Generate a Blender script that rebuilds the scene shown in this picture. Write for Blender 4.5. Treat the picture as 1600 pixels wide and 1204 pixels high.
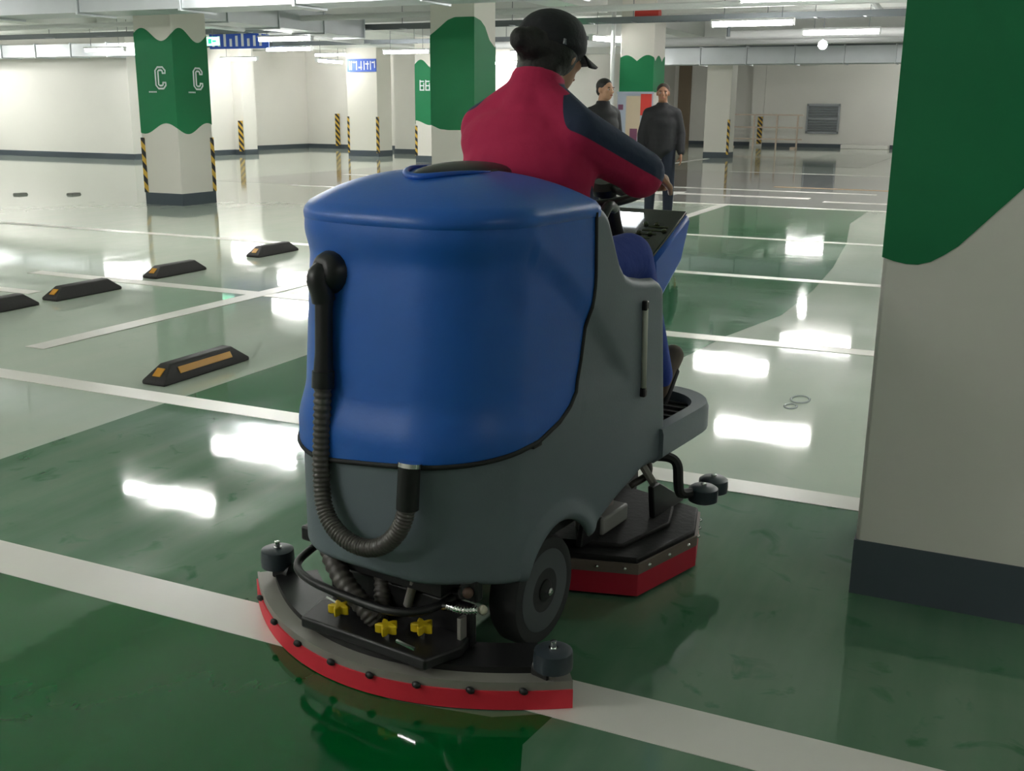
import bpy, bmesh, math, random
from mathutils import Vector, Matrix, Quaternion
random.seed(7)
for o in list(bpy.data.objects): bpy.data.objects.remove(o, do_unlink=True)
SC = bpy.context.scene
COL = SC.collection
R = math.radians
PI = math.pi

# ------------------------------------------------------------------ camera
F_PX, PITCH, YAW, ROLL, CAM_H = 1640., R(14.7), R(24.7), R(0.5), 1.38
cam_d = bpy.data.cameras.new('camera'); cam = bpy.data.objects.new('camera', cam_d); COL.objects.link(cam)
cam_d.sensor_fit = 'HORIZONTAL'; cam_d.sensor_width = 36.0; cam_d.lens = 36.0*F_PX/1600.; cam_d.clip_end = 200
fw = Vector((-math.sin(YAW)*math.cos(PITCH), math.cos(YAW)*math.cos(PITCH), -math.sin(PITCH)))
r0 = Vector((math.cos(YAW), math.sin(YAW), 0)); u0 = r0.cross(fw)
rr = r0*math.cos(ROLL)+u0*math.sin(ROLL); uu = -r0*math.sin(ROLL)+u0*math.cos(ROLL)
cam.matrix_world = Matrix(((rr.x, uu.x, -fw.x, 0), (rr.y, uu.y, -fw.y, 0), (rr.z, uu.z, -fw.z, CAM_H), (0, 0, 0, 1)))
SC.camera = cam
# ------------------------------------------------------------------ world, exposure
W = bpy.data.worlds.new('world'); SC.world = W; W.use_nodes = True
W.node_tree.nodes['Background'].inputs[0].default_value = (.8, .84, .86, 1)
W.node_tree.nodes['Background'].inputs[1].default_value = .25
SC.view_settings.view_transform = 'Standard'; SC.view_settings.look = 'None'
SC.view_settings.gamma = 1.0; SC.view_settings.use_curve_mapping = False
SC.view_settings.exposure = 1.45
TUBE_STRENGTH = 34.0

# ------------------------------------------------------------------ materials
def lin(c): return tuple((v/12.92 if v <= .04045 else ((v+.055)/1.055)**2.4) for v in c)
def rgb(r, g, b): return lin((r/255., g/255., b/255.))
MATS = {}
def mat(name, col, rough=.5, metal=0., spec=.5, var=.0, vscale=6., bump=0., bscale=40., coat=0., emit=None, estr=0., rvar=0.):
    if name in MATS: return MATS[name]
    m = bpy.data.materials.new(name); m.use_nodes = True; nt = m.node_tree; b = nt.nodes['Principled BSDF']
    b.inputs['Base Color'].default_value = (*col, 1); b.inputs['Roughness'].default_value = rough
    b.inputs['Metallic'].default_value = metal; b.inputs['Specular IOR Level'].default_value = spec
    b.inputs['Coat Weight'].default_value = coat
    if emit: b.inputs['Emission Color'].default_value = (*emit, 1); b.inputs['Emission Strength'].default_value = estr
    if var or bump or rvar:
        tc = nt.nodes.new('ShaderNodeTexCoord')
    if var or rvar:
        n = nt.nodes.new('ShaderNodeTexNoise'); n.inputs['Scale'].default_value = vscale; n.inputs['Detail'].default_value = 5
        nt.links.new(tc.outputs['Object'], n.inputs['Vector'])
    if var:
        mx = nt.nodes.new('ShaderNodeMix'); mx.data_type = 'RGBA'
        mx.inputs[6].default_value = (*[c*(1-var) for c in col], 1); mx.inputs[7].default_value = (*[min(1, c*(1+var)) for c in col], 1)
        nt.links.new(n.outputs['Fac'], mx.inputs[0]); nt.links.new(mx.outputs[2], b.inputs['Base Color'])
    if rvar:
        mr = nt.nodes.new('ShaderNodeMapRange'); mr.inputs[1].default_value = .3; mr.inputs[2].default_value = .7
        mr.inputs[3].default_value = max(0, rough-rvar); mr.inputs[4].default_value = rough+rvar
        nt.links.new(n.outputs['Fac'], mr.inputs[0]); nt.links.new(mr.outputs[0], b.inputs['Roughness'])
    if bump:
        n2 = nt.nodes.new('ShaderNodeTexNoise'); n2.inputs['Scale'].default_value = bscale; n2.inputs['Detail'].default_value = 4
        bp = nt.nodes.new('ShaderNodeBump'); bp.inputs['Strength'].default_value = bump; bp.inputs['Distance'].default_value = .01
        nt.links.new(tc.outputs['Object'], n2.inputs['Vector']); nt.links.new(n2.outputs['Fac'], bp.inputs['Height'])
        nt.links.new(bp.outputs[0], b.inputs['Normal'])
    MATS[name] = m; return m

def floor_mat(name, base, dusty, amount, rough=.13):
    """glossy epoxy coating: streaky film of dried dirt over the coating colour, slightly wavy gloss"""
    m = bpy.data.materials.new(name); m.use_nodes = True; nt = m.node_tree; b = nt.nodes['Principled BSDF']
    L = nt.links.new; N = nt.nodes.new
    geo = N('ShaderNodeNewGeometry')
    n1 = N('ShaderNodeTexNoise'); n1.inputs['Scale'].default_value = .9; n1.inputs['Detail'].default_value = 6; n1.inputs['Distortion'].default_value = .8
    L(geo.outputs['Position'], n1.inputs['Vector'])
    mp = N('ShaderNodeMapping'); mp.inputs['Scale'].default_value = (7., .9, 1.); mp.inputs['Rotation'].default_value = (0, 0, R(8)); L(geo.outputs['Position'], mp.inputs['Vector'])
    n2 = N('ShaderNodeTexNoise'); n2.inputs['Scale'].default_value = .8; n2.inputs['Detail'].default_value = 5; L(mp.outputs[0], n2.inputs['Vector'])
    ad = N('ShaderNodeMath'); ad.operation = 'ADD'; L(n1.outputs['Fac'], ad.inputs[0]); L(n2.outputs['Fac'], ad.inputs[1])
    mr = N('ShaderNodeMapRange'); mr.inputs[1].default_value = .75; mr.inputs[2].default_value = 1.3; mr.inputs[3].default_value = max(0, amount-.25); mr.inputs[4].default_value = min(1, amount+.25)
    L(ad.outputs[0], mr.inputs[0])
    mx = N('ShaderNodeMix'); mx.data_type = 'RGBA'; mx.inputs[6].default_value = (*base, 1); mx.inputs[7].default_value = (*dusty, 1)
    n4 = N('ShaderNodeTexNoise'); n4.inputs['Scale'].default_value = 5.; n4.inputs['Detail'].default_value = 6; n4.inputs['Distortion'].default_value = 1.5; L(geo.outputs['Position'], n4.inputs['Vector'])
    m4 = N('ShaderNodeMapRange'); m4.inputs[1].default_value = .60; m4.inputs[2].default_value = .72; m4.inputs[3].default_value = 1.; m4.inputs[4].default_value = .35; L(n4.outputs['Fac'], m4.inputs[0])
    ml = N('ShaderNodeMath'); ml.operation = 'MULTIPLY'; L(mr.outputs[0], ml.inputs[0]); L(m4.outputs[0], ml.inputs[1])
    L(ml.outputs[0], mx.inputs[0]); L(mx.outputs[2], b.inputs['Base Color'])
    rr_ = N('ShaderNodeMapRange'); rr_.inputs[1].default_value = .35; rr_.inputs[2].default_value = .7; rr_.inputs[3].default_value = rough*.75; rr_.inputs[4].default_value = rough*1.35
    L(n2.outputs['Fac'], rr_.inputs[0]); L(rr_.outputs[0], b.inputs['Roughness'])
    n3 = N('ShaderNodeTexNoise'); n3.inputs['Scale'].default_value = 3.5; n3.inputs['Detail'].default_value = 3; L(geo.outputs['Position'], n3.inputs['Vector'])
    bp = N('ShaderNodeBump'); bp.inputs['Strength'].default_value = .16; bp.inputs['Distance'].default_value = .004
    L(n3.outputs['Fac'], bp.inputs['Height']); L(bp.outputs[0], b.inputs['Normal'])
    b.inputs['Specular IOR Level'].default_value = .75
    MATS[name] = m; return m

def hazard_mat():
    m = bpy.data.materials.new('hazard_stripes'); m.use_nodes = True; nt = m.node_tree; b = nt.nodes['Principled BSDF']
    L = nt.links.new; N = nt.nodes.new
    g = N('ShaderNodeTexCoord'); sp = N('ShaderNodeSeparateXYZ'); L(g.outputs['Object'], sp.inputs[0])
    a = N('ShaderNodeMath'); a.operation = 'ADD'; L(sp.outputs[0], a.inputs[0]); L(sp.outputs[1], a.inputs[1])
    a2 = N('ShaderNodeMath'); a2.operation = 'ADD'; L(a.outputs[0], a2.inputs[0]); L(sp.outputs[2], a2.inputs[1])
    mu = N('ShaderNodeMath'); mu.operation = 'MULTIPLY'; mu.inputs[1].default_value = 5.2; L(a2.outputs[0], mu.inputs[0])
    fr = N('ShaderNodeMath'); fr.operation = 'FRACT'; L(mu.outputs[0], fr.inputs[0])
    gt = N('ShaderNodeMath'); gt.operation = 'GREATER_THAN'; gt.inputs[1].default_value = .5; L(fr.outputs[0], gt.inputs[0])
    mx = N('ShaderNodeMix'); mx.data_type = 'RGBA'; mx.inputs[6].default_value = (.02, .02, .022, 1); mx.inputs[7].default_value = (*rgb(215, 175, 70), 1)
    L(gt.outputs[0], mx.inputs[0]); L(mx.outputs[2], b.inputs['Base Color']); b.inputs['Roughness'].default_value = .5
    return m
HAZ = hazard_mat()
M_WALL = mat('white_wall_paint', rgb(232, 230, 224), .75, var=.03, vscale=1.2)
M_COLW = mat('white_column_paint', rgb(226, 223, 214), .7, var=.03, vscale=2., bump=.05, bscale=30)
M_GREEN = mat('green_paint', rgb(2, 118, 70), .55, var=.05, vscale=3.)
M_SKIRT = mat('dark_grey_paint', rgb(72, 82, 90), .6, var=.08)
M_CEIL = mat('ceiling_concrete', rgb(226, 228, 224), .85, var=.06, vscale=.8)
M_GALV = mat('galvanised_steel', rgb(206, 211, 214), .42, metal=.6, var=.1, vscale=3., rvar=.1)
M_PIPEW = mat('white_pipe', rgb(225, 227, 226), .4)
M_PIPER = mat('red_pipe', rgb(196, 60, 50), .45)
M_TRAY = mat('grey_tray', rgb(120, 126, 130), .5, metal=.4)
M_TUBE = mat('lamp_tube', (1, 1, 1), .4, emit=(1., .985, .95), estr=TUBE_STRENGTH)
M_LINE = mat('white_line_paint', rgb(236, 232, 226), .3, var=.06, vscale=3., bump=.05, bscale=10)
M_F_PALE = floor_mat('pale_green_coating', rgb(190, 205, 190), rgb(206, 212, 200), .5, .05)
M_F_DARK = floor_mat('dark_green_coating', rgb(14, 102, 58), rgb(122, 146, 126), .62, .05)
M_F_STRIP = floor_mat('green_strip_coating', rgb(10, 104, 58), rgb(84, 134, 102), .42, .05)
M_F_CLEAN = floor_mat('washed_green_coating', rgb(0, 88, 36), rgb(14, 98, 50), .4, .045)
M_F_GREY = floor_mat('grey_lane_coating', rgb(140, 142, 146), rgb(160, 162, 160), .5, .05)
M_BLUE = mat('blue_polyethylene', rgb(34, 100, 192), .38, var=.04, vscale=3., bump=.04, bscale=120)
M_BLUE2 = mat('console_blue', rgb(24, 88, 186), .4)
M_GREY = mat('grey_polyethylene', rgb(108, 118, 126), .5, var=.05, vscale=3., bump=.05, bscale=150)
M_BLACK = mat('black_plastic', (.012, .012, .013), .4)
M_BLKMAT = mat('black_rubber', (.016, .016, .017), .7)
M_TYRE = mat('tyre_rubber', (.035, .036, .038), .75, var=.15)
M_RIM = mat('wheel_grey', rgb(88, 92, 96), .55)
M_HOSE = mat('grey_hose', rgb(84, 80, 76), .4)
M_RED = mat('red_rubber', rgb(224, 48, 66), .5, var=.05)
M_REDD = mat('red_skirt', rgb(186, 30, 56), .5, var=.05)
M_ALU = mat('brushed_steel', rgb(150, 147, 140), .45, metal=.2, var=.1)
M_CHROME = mat('chrome', (.8, .8, .8), .15, metal=1.)
M_YEL = mat('yellow_knob', rgb(228, 196, 30), .4)
M_ROLL = mat('slate_roller', rgb(52, 60, 68), .4)
M_PLATB = mat('deck_black', (.010, .010, .010), .6, spec=.3, bump=.15, bscale=60)
M_SLOT = mat('level_tube', rgb(190, 188, 178), .3)
M_SCREEN = mat('screen_glare', (1, 1, 1), .3, emit=(.92, .97, 1.), estr=4.)  # glow stands in for lamp light reflected on the display glass
M_PANEL = mat('dashboard_print', (.012, .014, .012), .25)
M_PRINT = mat('panel_markings', rgb(62, 72, 38), .5)
M_SKIN = mat('skin', rgb(196, 150, 122), .55, var=.05, vscale=14)
M_SKIND = mat('skin_tan', rgb(170, 122, 98), .55, var=.05, vscale=14)
M_JRED = mat('crimson_fleece', rgb(186, 32, 80), .85, var=.08, vscale=9, bump=.35, bscale=22)
M_NAVY = mat('navy_fleece', rgb(44, 52, 76), .85, var=.1, vscale=9, bump=.35, bscale=22)
M_CAP = mat('black_cap', (.014, .014, .018), .8, bump=.2, bscale=90)
M_HAIR = mat('black_hair', (.012, .010, .010), .55, bump=.4, bscale=60)
M_TROU = mat('blue_work_trousers', rgb(32, 62, 150), .85, var=.1, vscale=9, bump=.3, bscale=25)
M_SHOE = mat('brown_shoe', rgb(92, 78, 64), .7)
M_SOLE = mat('shoe_sole', rgb(40, 38, 36), .8)
M_JBLK = mat('black_jacket', rgb(36, 35, 40), .7, var=.15, vscale=5, bump=.3, bscale=18)
M_JEAN = mat('dark_jeans', rgb(34, 40, 56), .85, var=.1)
M_BLUESIGN = mat('blue_sign', rgb(48, 92, 200), .5)
M_WHITESIGN = mat('white_lettering', rgb(240, 242, 245), .5)
M_EXIT = mat('green_sign', rgb(10, 150, 80), .4, emit=rgb(20, 220, 120), estr=1.0)
M_EXITW = mat('pale_exit_sign', rgb(170, 240, 215), .4, emit=rgb(170, 250, 220), estr=.8)
M_STOP = mat('stop_rubber', rgb(44, 42, 42), .65, var=.1, bump=.1)
M_STOPY = mat('amber_reflector', rgb(206, 146, 44), .4)
M_BROWN = mat('brown_door', rgb(132, 116, 96), .6)
M_RAILP = mat('rusty_rail', rgb(206, 188, 172), .6, var=.1)
M_LOUV = mat('louvre_grey', rgb(150, 154, 158), .45, metal=.3)
M_P_TAN = mat('poster_tan', rgb(208, 190, 164), .5); M_P_BLUE = mat('poster_blue_grey', rgb(176, 184, 200), .5)
M_P_RED = mat('poster_red', rgb(214, 66, 58), .5); M_P_PLUM = mat('poster_plum', rgb(120, 70, 96), .5)

# ------------------------------------------------------------------ mesh helpers
class MB:
    def __init__(s): s.v = []; s.f = []; s.m = []; s.mi = 0
    def add(s, vs, fs):
        o = len(s.v); s.v += [tuple(p) for p in vs]
        for f in fs: s.f.append([o+i for i in f]); s.m.append(s.mi)
        return s
    def box(s, c, d, M=None):
        x, y, z = [k*.5 for k in d]; c = Vector(c)
        vs = [Vector(p) for p in ((-x,-y,-z),(x,-y,-z),(x,y,-z),(-x,y,-z),(-x,-y,z),(x,-y,z),(x,y,z),(-x,y,z))]
        if M: vs = [M @ p for p in vs]
        return s.add([p+c for p in vs], [(0,3,2,1),(4,5,6,7),(0,1,5,4),(1,2,6,5),(2,3,7,6),(3,0,4,7)])
    def bx(s, x0, x1, y0, y1, z0, z1): return s.box(((x0+x1)/2,(y0+y1)/2,(z0+z1)/2),(x1-x0,y1-y0,z1-z0))
    def prism(s, poly, a, b, axis='z'):
        n = len(poly)
        def P(p, h):
            return (p[0],p[1],h) if axis == 'z' else ((h,p[0],p[1]) if axis == 'x' else (p[0],h,p[1]))
        vs = [P(p,a) for p in poly]+[P(p,b) for p in poly]
        fs = [list(range(n))[::-1], list(range(n,2*n))]+[(i,(i+1)%n,n+(i+1)%n,n+i) for i in range(n)]
        return s.add(vs, fs)
    def tube(s, pts, r, seg=10, closed=False, cap=True):
        pts = [Vector(p) for p in pts]; n = len(pts); rs = r if isinstance(r,(list,tuple)) else [r]*n
        rings = []; up = None
        for i in range(n):
            if closed: t = pts[(i+1)%n]-pts[i-1]
            else: t = pts[min(i+1,n-1)]-pts[max(i-1,0)]
            t.normalize()
            if up is None:
                up = Vector((0,0,1)) if abs(t.z) < .9 else Vector((1,0,0))
            up = (up-t*up.dot(t)).normalized(); w = t.cross(up)
            rings.append([pts[i]+(up*math.cos(2*PI*k/seg)+w*math.sin(2*PI*k/seg))*rs[i] for k in range(seg)])
        vs = [p for q in rings for p in q]; fs = []
        for i in range(n if closed else n-1):
            j = (i+1)%n
            for k in range(seg):
                k2 = (k+1)%seg; fs.append((i*seg+k, j*seg+k, j*seg+k2, i*seg+k2))
        if cap and not closed: fs += [list(range(seg)), list(range((n-1)*seg, n*seg))[::-1]]
        return s.add(vs, fs)
    def lathe(s, prof, seg=20, M=None, c=(0,0,0)):
        """prof [(r,z)]; axis z, M rotates"""
        c = Vector(c); vs = []; fs = []
        for r, z in prof:
            for k in range(seg):
                p = Vector((r*math.cos(2*PI*k/seg), r*math.sin(2*PI*k/seg), z)); vs.append((M @ p if M else p)+c)
        n = len(prof)
        for i in range(n-1):
            for k in range(seg):
                k2 = (k+1)%seg; fs.append((i*seg+k, i*seg+k2, (i+1)*seg+k2, (i+1)*seg+k))
        if prof[0][0] > 1e-5: fs.append(list(range(seg))[::-1])
        if prof[-1][0] > 1e-5: fs.append(list(range((n-1)*seg, n*seg)))
        return s.add(vs, fs)
    def grid(s, fn, nu, nv, closeu=False):
        vs = [fn(i/(nu if closeu else nu-1), j/(nv-1)) for i in range(nu) for j in range(nv)]; fs = []
        for i in range(nu if closeu else nu-1):
            i2 = (i+1)%nu
            for j in range(nv-1): fs.append((i*nv+j, i2*nv+j, i2*nv+j+1, i*nv+j+1))
        return s.add(vs, fs)
    def ell(s, c, rad, M=None, seg=20, rings=12):
        c = Vector(c); vs = []; fs = []
        for i in range(rings+1):
            th = PI*i/rings
            for k in range(seg):
                p = Vector((rad[0]*math.sin(th)*math.cos(2*PI*k/seg), rad[1]*math.sin(th)*math.sin(2*PI*k/seg), -rad[2]*math.cos(th)))
                vs.append((M @ p if M else p)+c)
        for i in range(rings):
            for k in range(seg):
                k2 = (k+1)%seg; fs.append((i*seg+k, i*seg+k2, (i+1)*seg+k2, (i+1)*seg+k))
        return s.add(vs, fs)
    def build(s, name, m, parent=None, smooth=False, bevel=0., solid=0., loc=None):
        me = bpy.data.meshes.new(name); me.from_pydata(s.v, [], s.f)
        ms = m if isinstance(m,(list,tuple)) else [m]
        for x in ms: me.materials.append(x)
        for p, i in zip(me.polygons, s.m): p.material_index = i
        bm = bmesh.new(); bm.from_mesh(me); bmesh.ops.remove_doubles(bm, verts=bm.verts, dist=1e-6)
        bmesh.ops.recalc_face_normals(bm, faces=bm.faces); bm.to_mesh(me); bm.free()
        if smooth is True:
            for p in me.polygons: p.use_smooth = True
        o = bpy.data.objects.new(name, me); COL.objects.link(o)
        if smooth == 'auto':
            for p in me.polygons: p.use_smooth = True
            me.set_sharp_from_angle(angle=R(38))
        if solid:
            md = o.modifiers.new('solid','SOLIDIFY'); md.thickness = solid; md.offset = -1
        if bevel:
            md = o.modifiers.new('bevel','BEVEL'); md.width = bevel; md.segments = 2; md.limit_method = 'ANGLE'; md.angle_limit = R(40)
            if smooth is False:
                for p in me.polygons: p.use_smooth = True
                me.set_sharp_from_angle(angle=R(60))
        if parent: o.parent = parent
        if loc: o.location = loc
        return o
def tag(o, label, cat, group=None):
    o['label'] = label; o['category'] = cat
    if group: o['group'] = group
    return o
def thing(name, loc, rz, label, cat, group=None):
    o = bpy.data.objects.new(name, None); COL.objects.link(o); o.location = loc; o.rotation_euler = (0,0,rz); o.empty_display_size = .1
    return tag(o, label, cat, group)
def struct(o): o['kind'] = 'structure'; return o
def copy_tree(o, parent=None):
    c = o.copy(); COL.objects.link(c); c.parent = parent
    for ch in list(o.children): copy_tree(ch, c)
    return c
def sstep(a, b, x):
    t = max(0., min(1., (x-a)/(b-a))) if a != b else float(x > a)
    return t*t*(3-2*t)
def interp(x, pts):
    if x <= pts[0][0]: return pts[0][1]
    for (a, va), (b, vb) in zip(pts, pts[1:]):
        if x <= b: return va+(vb-va)*(x-a)/(b-a)
    return pts[-1][1]
def catmull(pts, n=8):
    P = [Vector(p) for p in pts]; P = [P[0]*2-P[1]]+P+[P[-1]*2-P[-2]]; out = []
    for i in range(1, len(P)-2):
        for k in range(n):
            t = k/n; a, b, c, d = P[i-1], P[i], P[i+1], P[i+2]
            out.append(.5*((2*b)+(c-a)*t+(2*a-5*b+4*c-d)*t*t+(3*b-a-3*c+d)*t**3))
    out.append(P[-2]); return out
def rotto(d):  # matrix sending z to d
    return Vector((0,0,1)).rotation_difference(Vector(d)).to_matrix()

# ================================================================== SETTING
floor = struct(MB().bx(-31, 11, -9, 50, -.2, 0).build('floor', M_F_PALE))
def coat(name, poly, m, z=.001):
    o = MB().add([(x,y,z) for x,y in poly], [list(range(len(poly)))]).build(name, m, floor); return o
# dark green bays: long lane on the near side, strip running away between the pale bays
lane = [(-3.55,-8.5),(8,-8.5),(8,3.8),(-3.55,3.8)]
strip_ = [(-3.55,3.8),(-1.2,3.8),(-1.35,4.6),(-1.6,5.6),(-1.5,6.5),(-1.32,7.4),(-1.3,8.6),(-1.35,10),(-1.5,12),(-1.75,14.2),(-1.75,16.2),(-3.9,16.2),(-3.9,13),(-3.55,11)]
coat('green_lane', lane, M_F_DARK); coat('green_strip', strip_, M_F_STRIP)
coat('green_patch', [(-5.6,29),(-3.4,29),(-3.4,38),(-5.6,38)], M_F_DARK, .0012)
coat('grey_lane', [(-14,16.4),(8,16.4),(8,25.5),(-14,25.5)], M_F_GREY, .0011)
# freshly washed strip behind the squeegee
wash = []
arcl = [(-1.86+.0*i, 2.25-.55*i) for i in range(0)]
coat('washed_strip', [(-1.86,2.22),(-1.7,2.08),(-1.5,1.98),(-1.2,1.93),(-.95,1.97),(-.82,2.05),(-.84,1.9),(-.78,1.75),(-.7,1.6),(-.62,1.3),(-.55,.6),(-.5,-4),(-3.5,-4),(-3.5,2.1),(-1.92,2.1)], M_F_CLEAN, .0014)
def wall(name, x0, x1, y0, y1, z1=3.7):
    return struct(MB().bx(x0,x1,y0,y1,0,z1).build(name, M_WALL))
wall('wall_left', -31, -21.3, 21.9, 22.3)
wall('wall_left_return', -21.7, -21.3, 22.3, 26.1)
wall('wall_left_pilaster', -21.7, -20.95, 26.1, 26.7)
wall('wall_left_recess', -23.3, -22.9, 26.7, 32.1)
wall('wall_back_recess', -23.3, -17.8, 32.1, 32.5)
wall('wall_back_block', -17.8, -13.5, 29.6, 32.5)
wall('wall_back_corridor', -13.9, -13.5, 32.5, 46.4)
wall('wall_back', -13.5, -9.4, 46, 46.4)
wall('wall_back_step', -9.4, 11, 45.2, 46.4)
wall('wall_far_left', -31.2, -31, -9, 22.3)
wall('wall_right', 11, 11.2, -9, 46.4)
wall('wall_front', -31.2, 11.2, -9.2, -9)
for nm, x0, x1, y0, y1 in (('baseboard_left',-31,-21.28,21.88,21.9),('baseboard_left_return',-21.3,-21.28,21.9,26.1),('baseboard_pilaster',-21.72,-20.93,26.08,26.72),
    ('baseboard_recess',-22.9,-22.88,26.7,32.1),('baseboard_recess_back',-22.9,-17.8,32.08,32.1),('baseboard_block',-17.82,-13.48,29.58,29.6),('baseboard_corridor',-13.5,-13.48,29.6,46),
    ('baseboard_back',-13.5,-9.42,45.98,46),('baseboard_back_step',-9.42,11,45.18,45.2)):
    struct(MB().bx(x0,x1,y0,y1,0,.15).build(nm, M_SKIRT))
struct(MB().bx(-31,11,-9,46.4,3.7,3.9).build('ceiling', M_CEIL))
k = 0
for x0,x1,y0,y1,zb in ((-31,11,4.3,4.9,3.15),(-31,11,12.0,12.6,3.1),(-31,11,20.1,20.7,3.15),(-31,11,27.3,28,3.1),(-31,11,33,33.6,3.15),(-31,11,39,39.6,3.2),
                       (-.3,.3,-9,46,3.2),(-7.9,-7.3,-9,46,3.2),(-14.4,-13.8,-9,46,3.2),(-21,-20.4,-9,26,3.2)):
    k += 1; struct(MB().bx(x0,x1,y0,y1,zb,3.72).build('trim_%d' % k, M_CEIL))
# brown double door in the corridor corner and pilaster on the far wall
d = struct(MB().bx(-13.3,-12.75,45.9,45.99,0,3.3).build('door_1', M_BROWN))
struct(MB().bx(-9.9,-9.4,45.1,46,0,3.7).build('wall_back_pilaster', M_WALL))

# ------------------------------------------------------------------ columns
def paint_band(parent, x0, x1, y0, y1, lo, hi, faces='FRLB'):
    e = .003
    def strip(pa, pb, nrm, s0, s1):
        n = 24; vs = []; mb = MB()
        L_ = math.dist(pa, pb)
        for i in range(n+1):
            t = i/n; x = pa[0]+(pb[0]-pa[0])*t+nrm[0]*e; y = pa[1]+(pb[1]-pa[1])*t+nrm[1]*e; s = s0+L_*t
            vs += [(x,y,lo(s)),(x,y,hi(s))]
        return vs, [(2*i,2*i+2,2*i+3,2*i+1) for i in range(n)]
    w = x1-x0; dd = y1-y0; mb = MB()
    for ch, pa, pb, nr, s0 in (('F',(x0-e,y0),(x1+e,y0),(0,-1),0),('R',(x1,y0-e),(x1,y1+e),(1,0),w),('B',(x1+e,y1),(x0-e,y1),(0,1),w+dd),('L',(x0,y1+e),(x0,y0-e),(-1,0),2*w+dd)):
        if ch in faces: mb.add(*strip(pa,pb,nr,s0,0))
    return mb.build('paint_band', M_GREEN, parent)
def column(name, x0, x1, y0, y1, label, lo=None, hi=None, guards=(), ztop=3.7, base=.17, gh=(0.17,.95)):
    t = thing(name, ((x0+x1)/2,(y0+y1)/2,0), 0, label, 'column', 'square concrete columns of the car park')
    cx, cy = (x0+x1)/2, (y0+y1)/2; x0 -= cx; x1 -= cx; y0 -= cy; y1 -= cy
    MB().bx(x0,x1,y0,y1,0,ztop).build('shaft', M_COLW, t, bevel=.012)
    n = 10; mb = MB()
    mb.bx(x0-.004,x1+.004,y0-.004,y1+.004,.0,base).build('base_band', M_SKIRT, t)
    if lo: paint_band(t, x0, x1, y0, y1, lo, hi)
    for gx, gy in guards:
        X = x0 if gx < 0 else x1; Y = y0 if gy < 0 else y1
        m = MB(); a = .055; th = .012
        m.bx(min(X,X-gx*a)-.0, max(X,X-gx*a), Y-th if gy < 0 else Y, Y if gy < 0 else Y+th, gh[0], gh[1])
        m.bx(X-th if gx < 0 else X, X if gx < 0 else X+th, min(Y,Y-gy*a)-(th if gy < 0 else 0), max(Y,Y-gy*a)+(th if gy > 0 else 0), gh[0], gh[1])
        m.build('corner_guard', HAZ, t)
    return t, (x0,x1,y0,y1)
# foreground column
def fg_lo(s): return interp(s, [(0,1.0),(.05,.985),(.11,.985),(.18,1.03),(.33,1.2),(.45,1.33),(.6,1.4),(.9,1.25),(1.3,1.0),(1.9,1.3),(2.4,1.2),(3,1.0)])
column('column', -.279, .47, 3.03, 3.78, 'nearest white column with green top and dark grey base at right edge', fg_lo, lambda s: 3.1)
# column with the letter C
def cl_lo(s): return 1.08+.075*math.sin((s-.28)*2*PI/.82)+.0*s
def cl_hi(s): return 2.36+.09*math.cos((s-.15)*2*PI/.7)
cC, b = column('column', -11.4, -10.72, 11.9, 12.62, 'green and white column marked with letter C behind the wheel stops', cl_lo, cl_hi, ((-1,-1),(1,1),(1,-1),(-1,1))[:2])
def outline_letter_C(parent, M, w, h, st):
    """outlined capital C as a thin raised ribbon"""
    c = .25*w
    outer = [(w,h*.72),(w,h-c),(w-c,h),(c,h),(0,h-c),(0,c),(c,0),(w-c,0),(w,c),(w,h*.28),(w*.72,h*.28),(w*.72,c*1.2),(w*.62,h*.14),(w*.4,h*.14),(w*.28,c*1.2),(w*.28,h-c*1.2),(w*.4,h*.86),(w*.62,h*.86),(w*.72,h-c*1.2),(w*.72,h*.72)]
    pts = [M @ Vector((x-w/2,0,y)) for x,y in outer]
    MB().tube(pts, st, 4, closed=True).build('letter_c', M_WHITESIGN, parent)
x0,x1,y0,y1 = b
outline_letter_C(cC, Matrix.Translation((.10,y0-.008,1.63)), .18, .29, .013)
outline_letter_C(cC, Matrix.Translation((x1+.008,.12,1.63)) @ Matrix.Rotation(PI/2,4,'Z'), .18, .29, .013)
for (p, M) in (((-.12,y0-.006,1.585),None),((x1+.006,-.08,1.585),1)):
    m = MB()
    for i in range(5): m.box((p[0]+(i*.03 if not M else 0), p[1]+(i*.03 if M else 0), p[2]), (.02 if not M else .003,.003 if not M else .02,.02))
    m.build('small_lettering', M_WHITESIGN, cC)
# middle dark green column
def mc_lo(s): return interp(s, [(0,1.15),(.15,1.09),(.3,1.075),(.6,1.08),(.72,1.07),(.85,1.0),(1.0,.88),(1.2,.9),(1.5,1.1),(2.2,1.0),(2.9,1.15)])
def mc_hi(s): return interp(s, [(0,2.45),(.12,2.53),(.3,2.66),(.42,2.7),(.72,2.7),(.95,2.66),(1.1,2.58),(1.25,2.4),(1.44,2.3),(1.8,2.6),(2.2,2.7),(2.9,2.45)])
column('column', -8.07, -7.33, 14.5, 15.22, 'large dark green painted column directly left of the red jacket', mc_lo, mc_hi)
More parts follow.
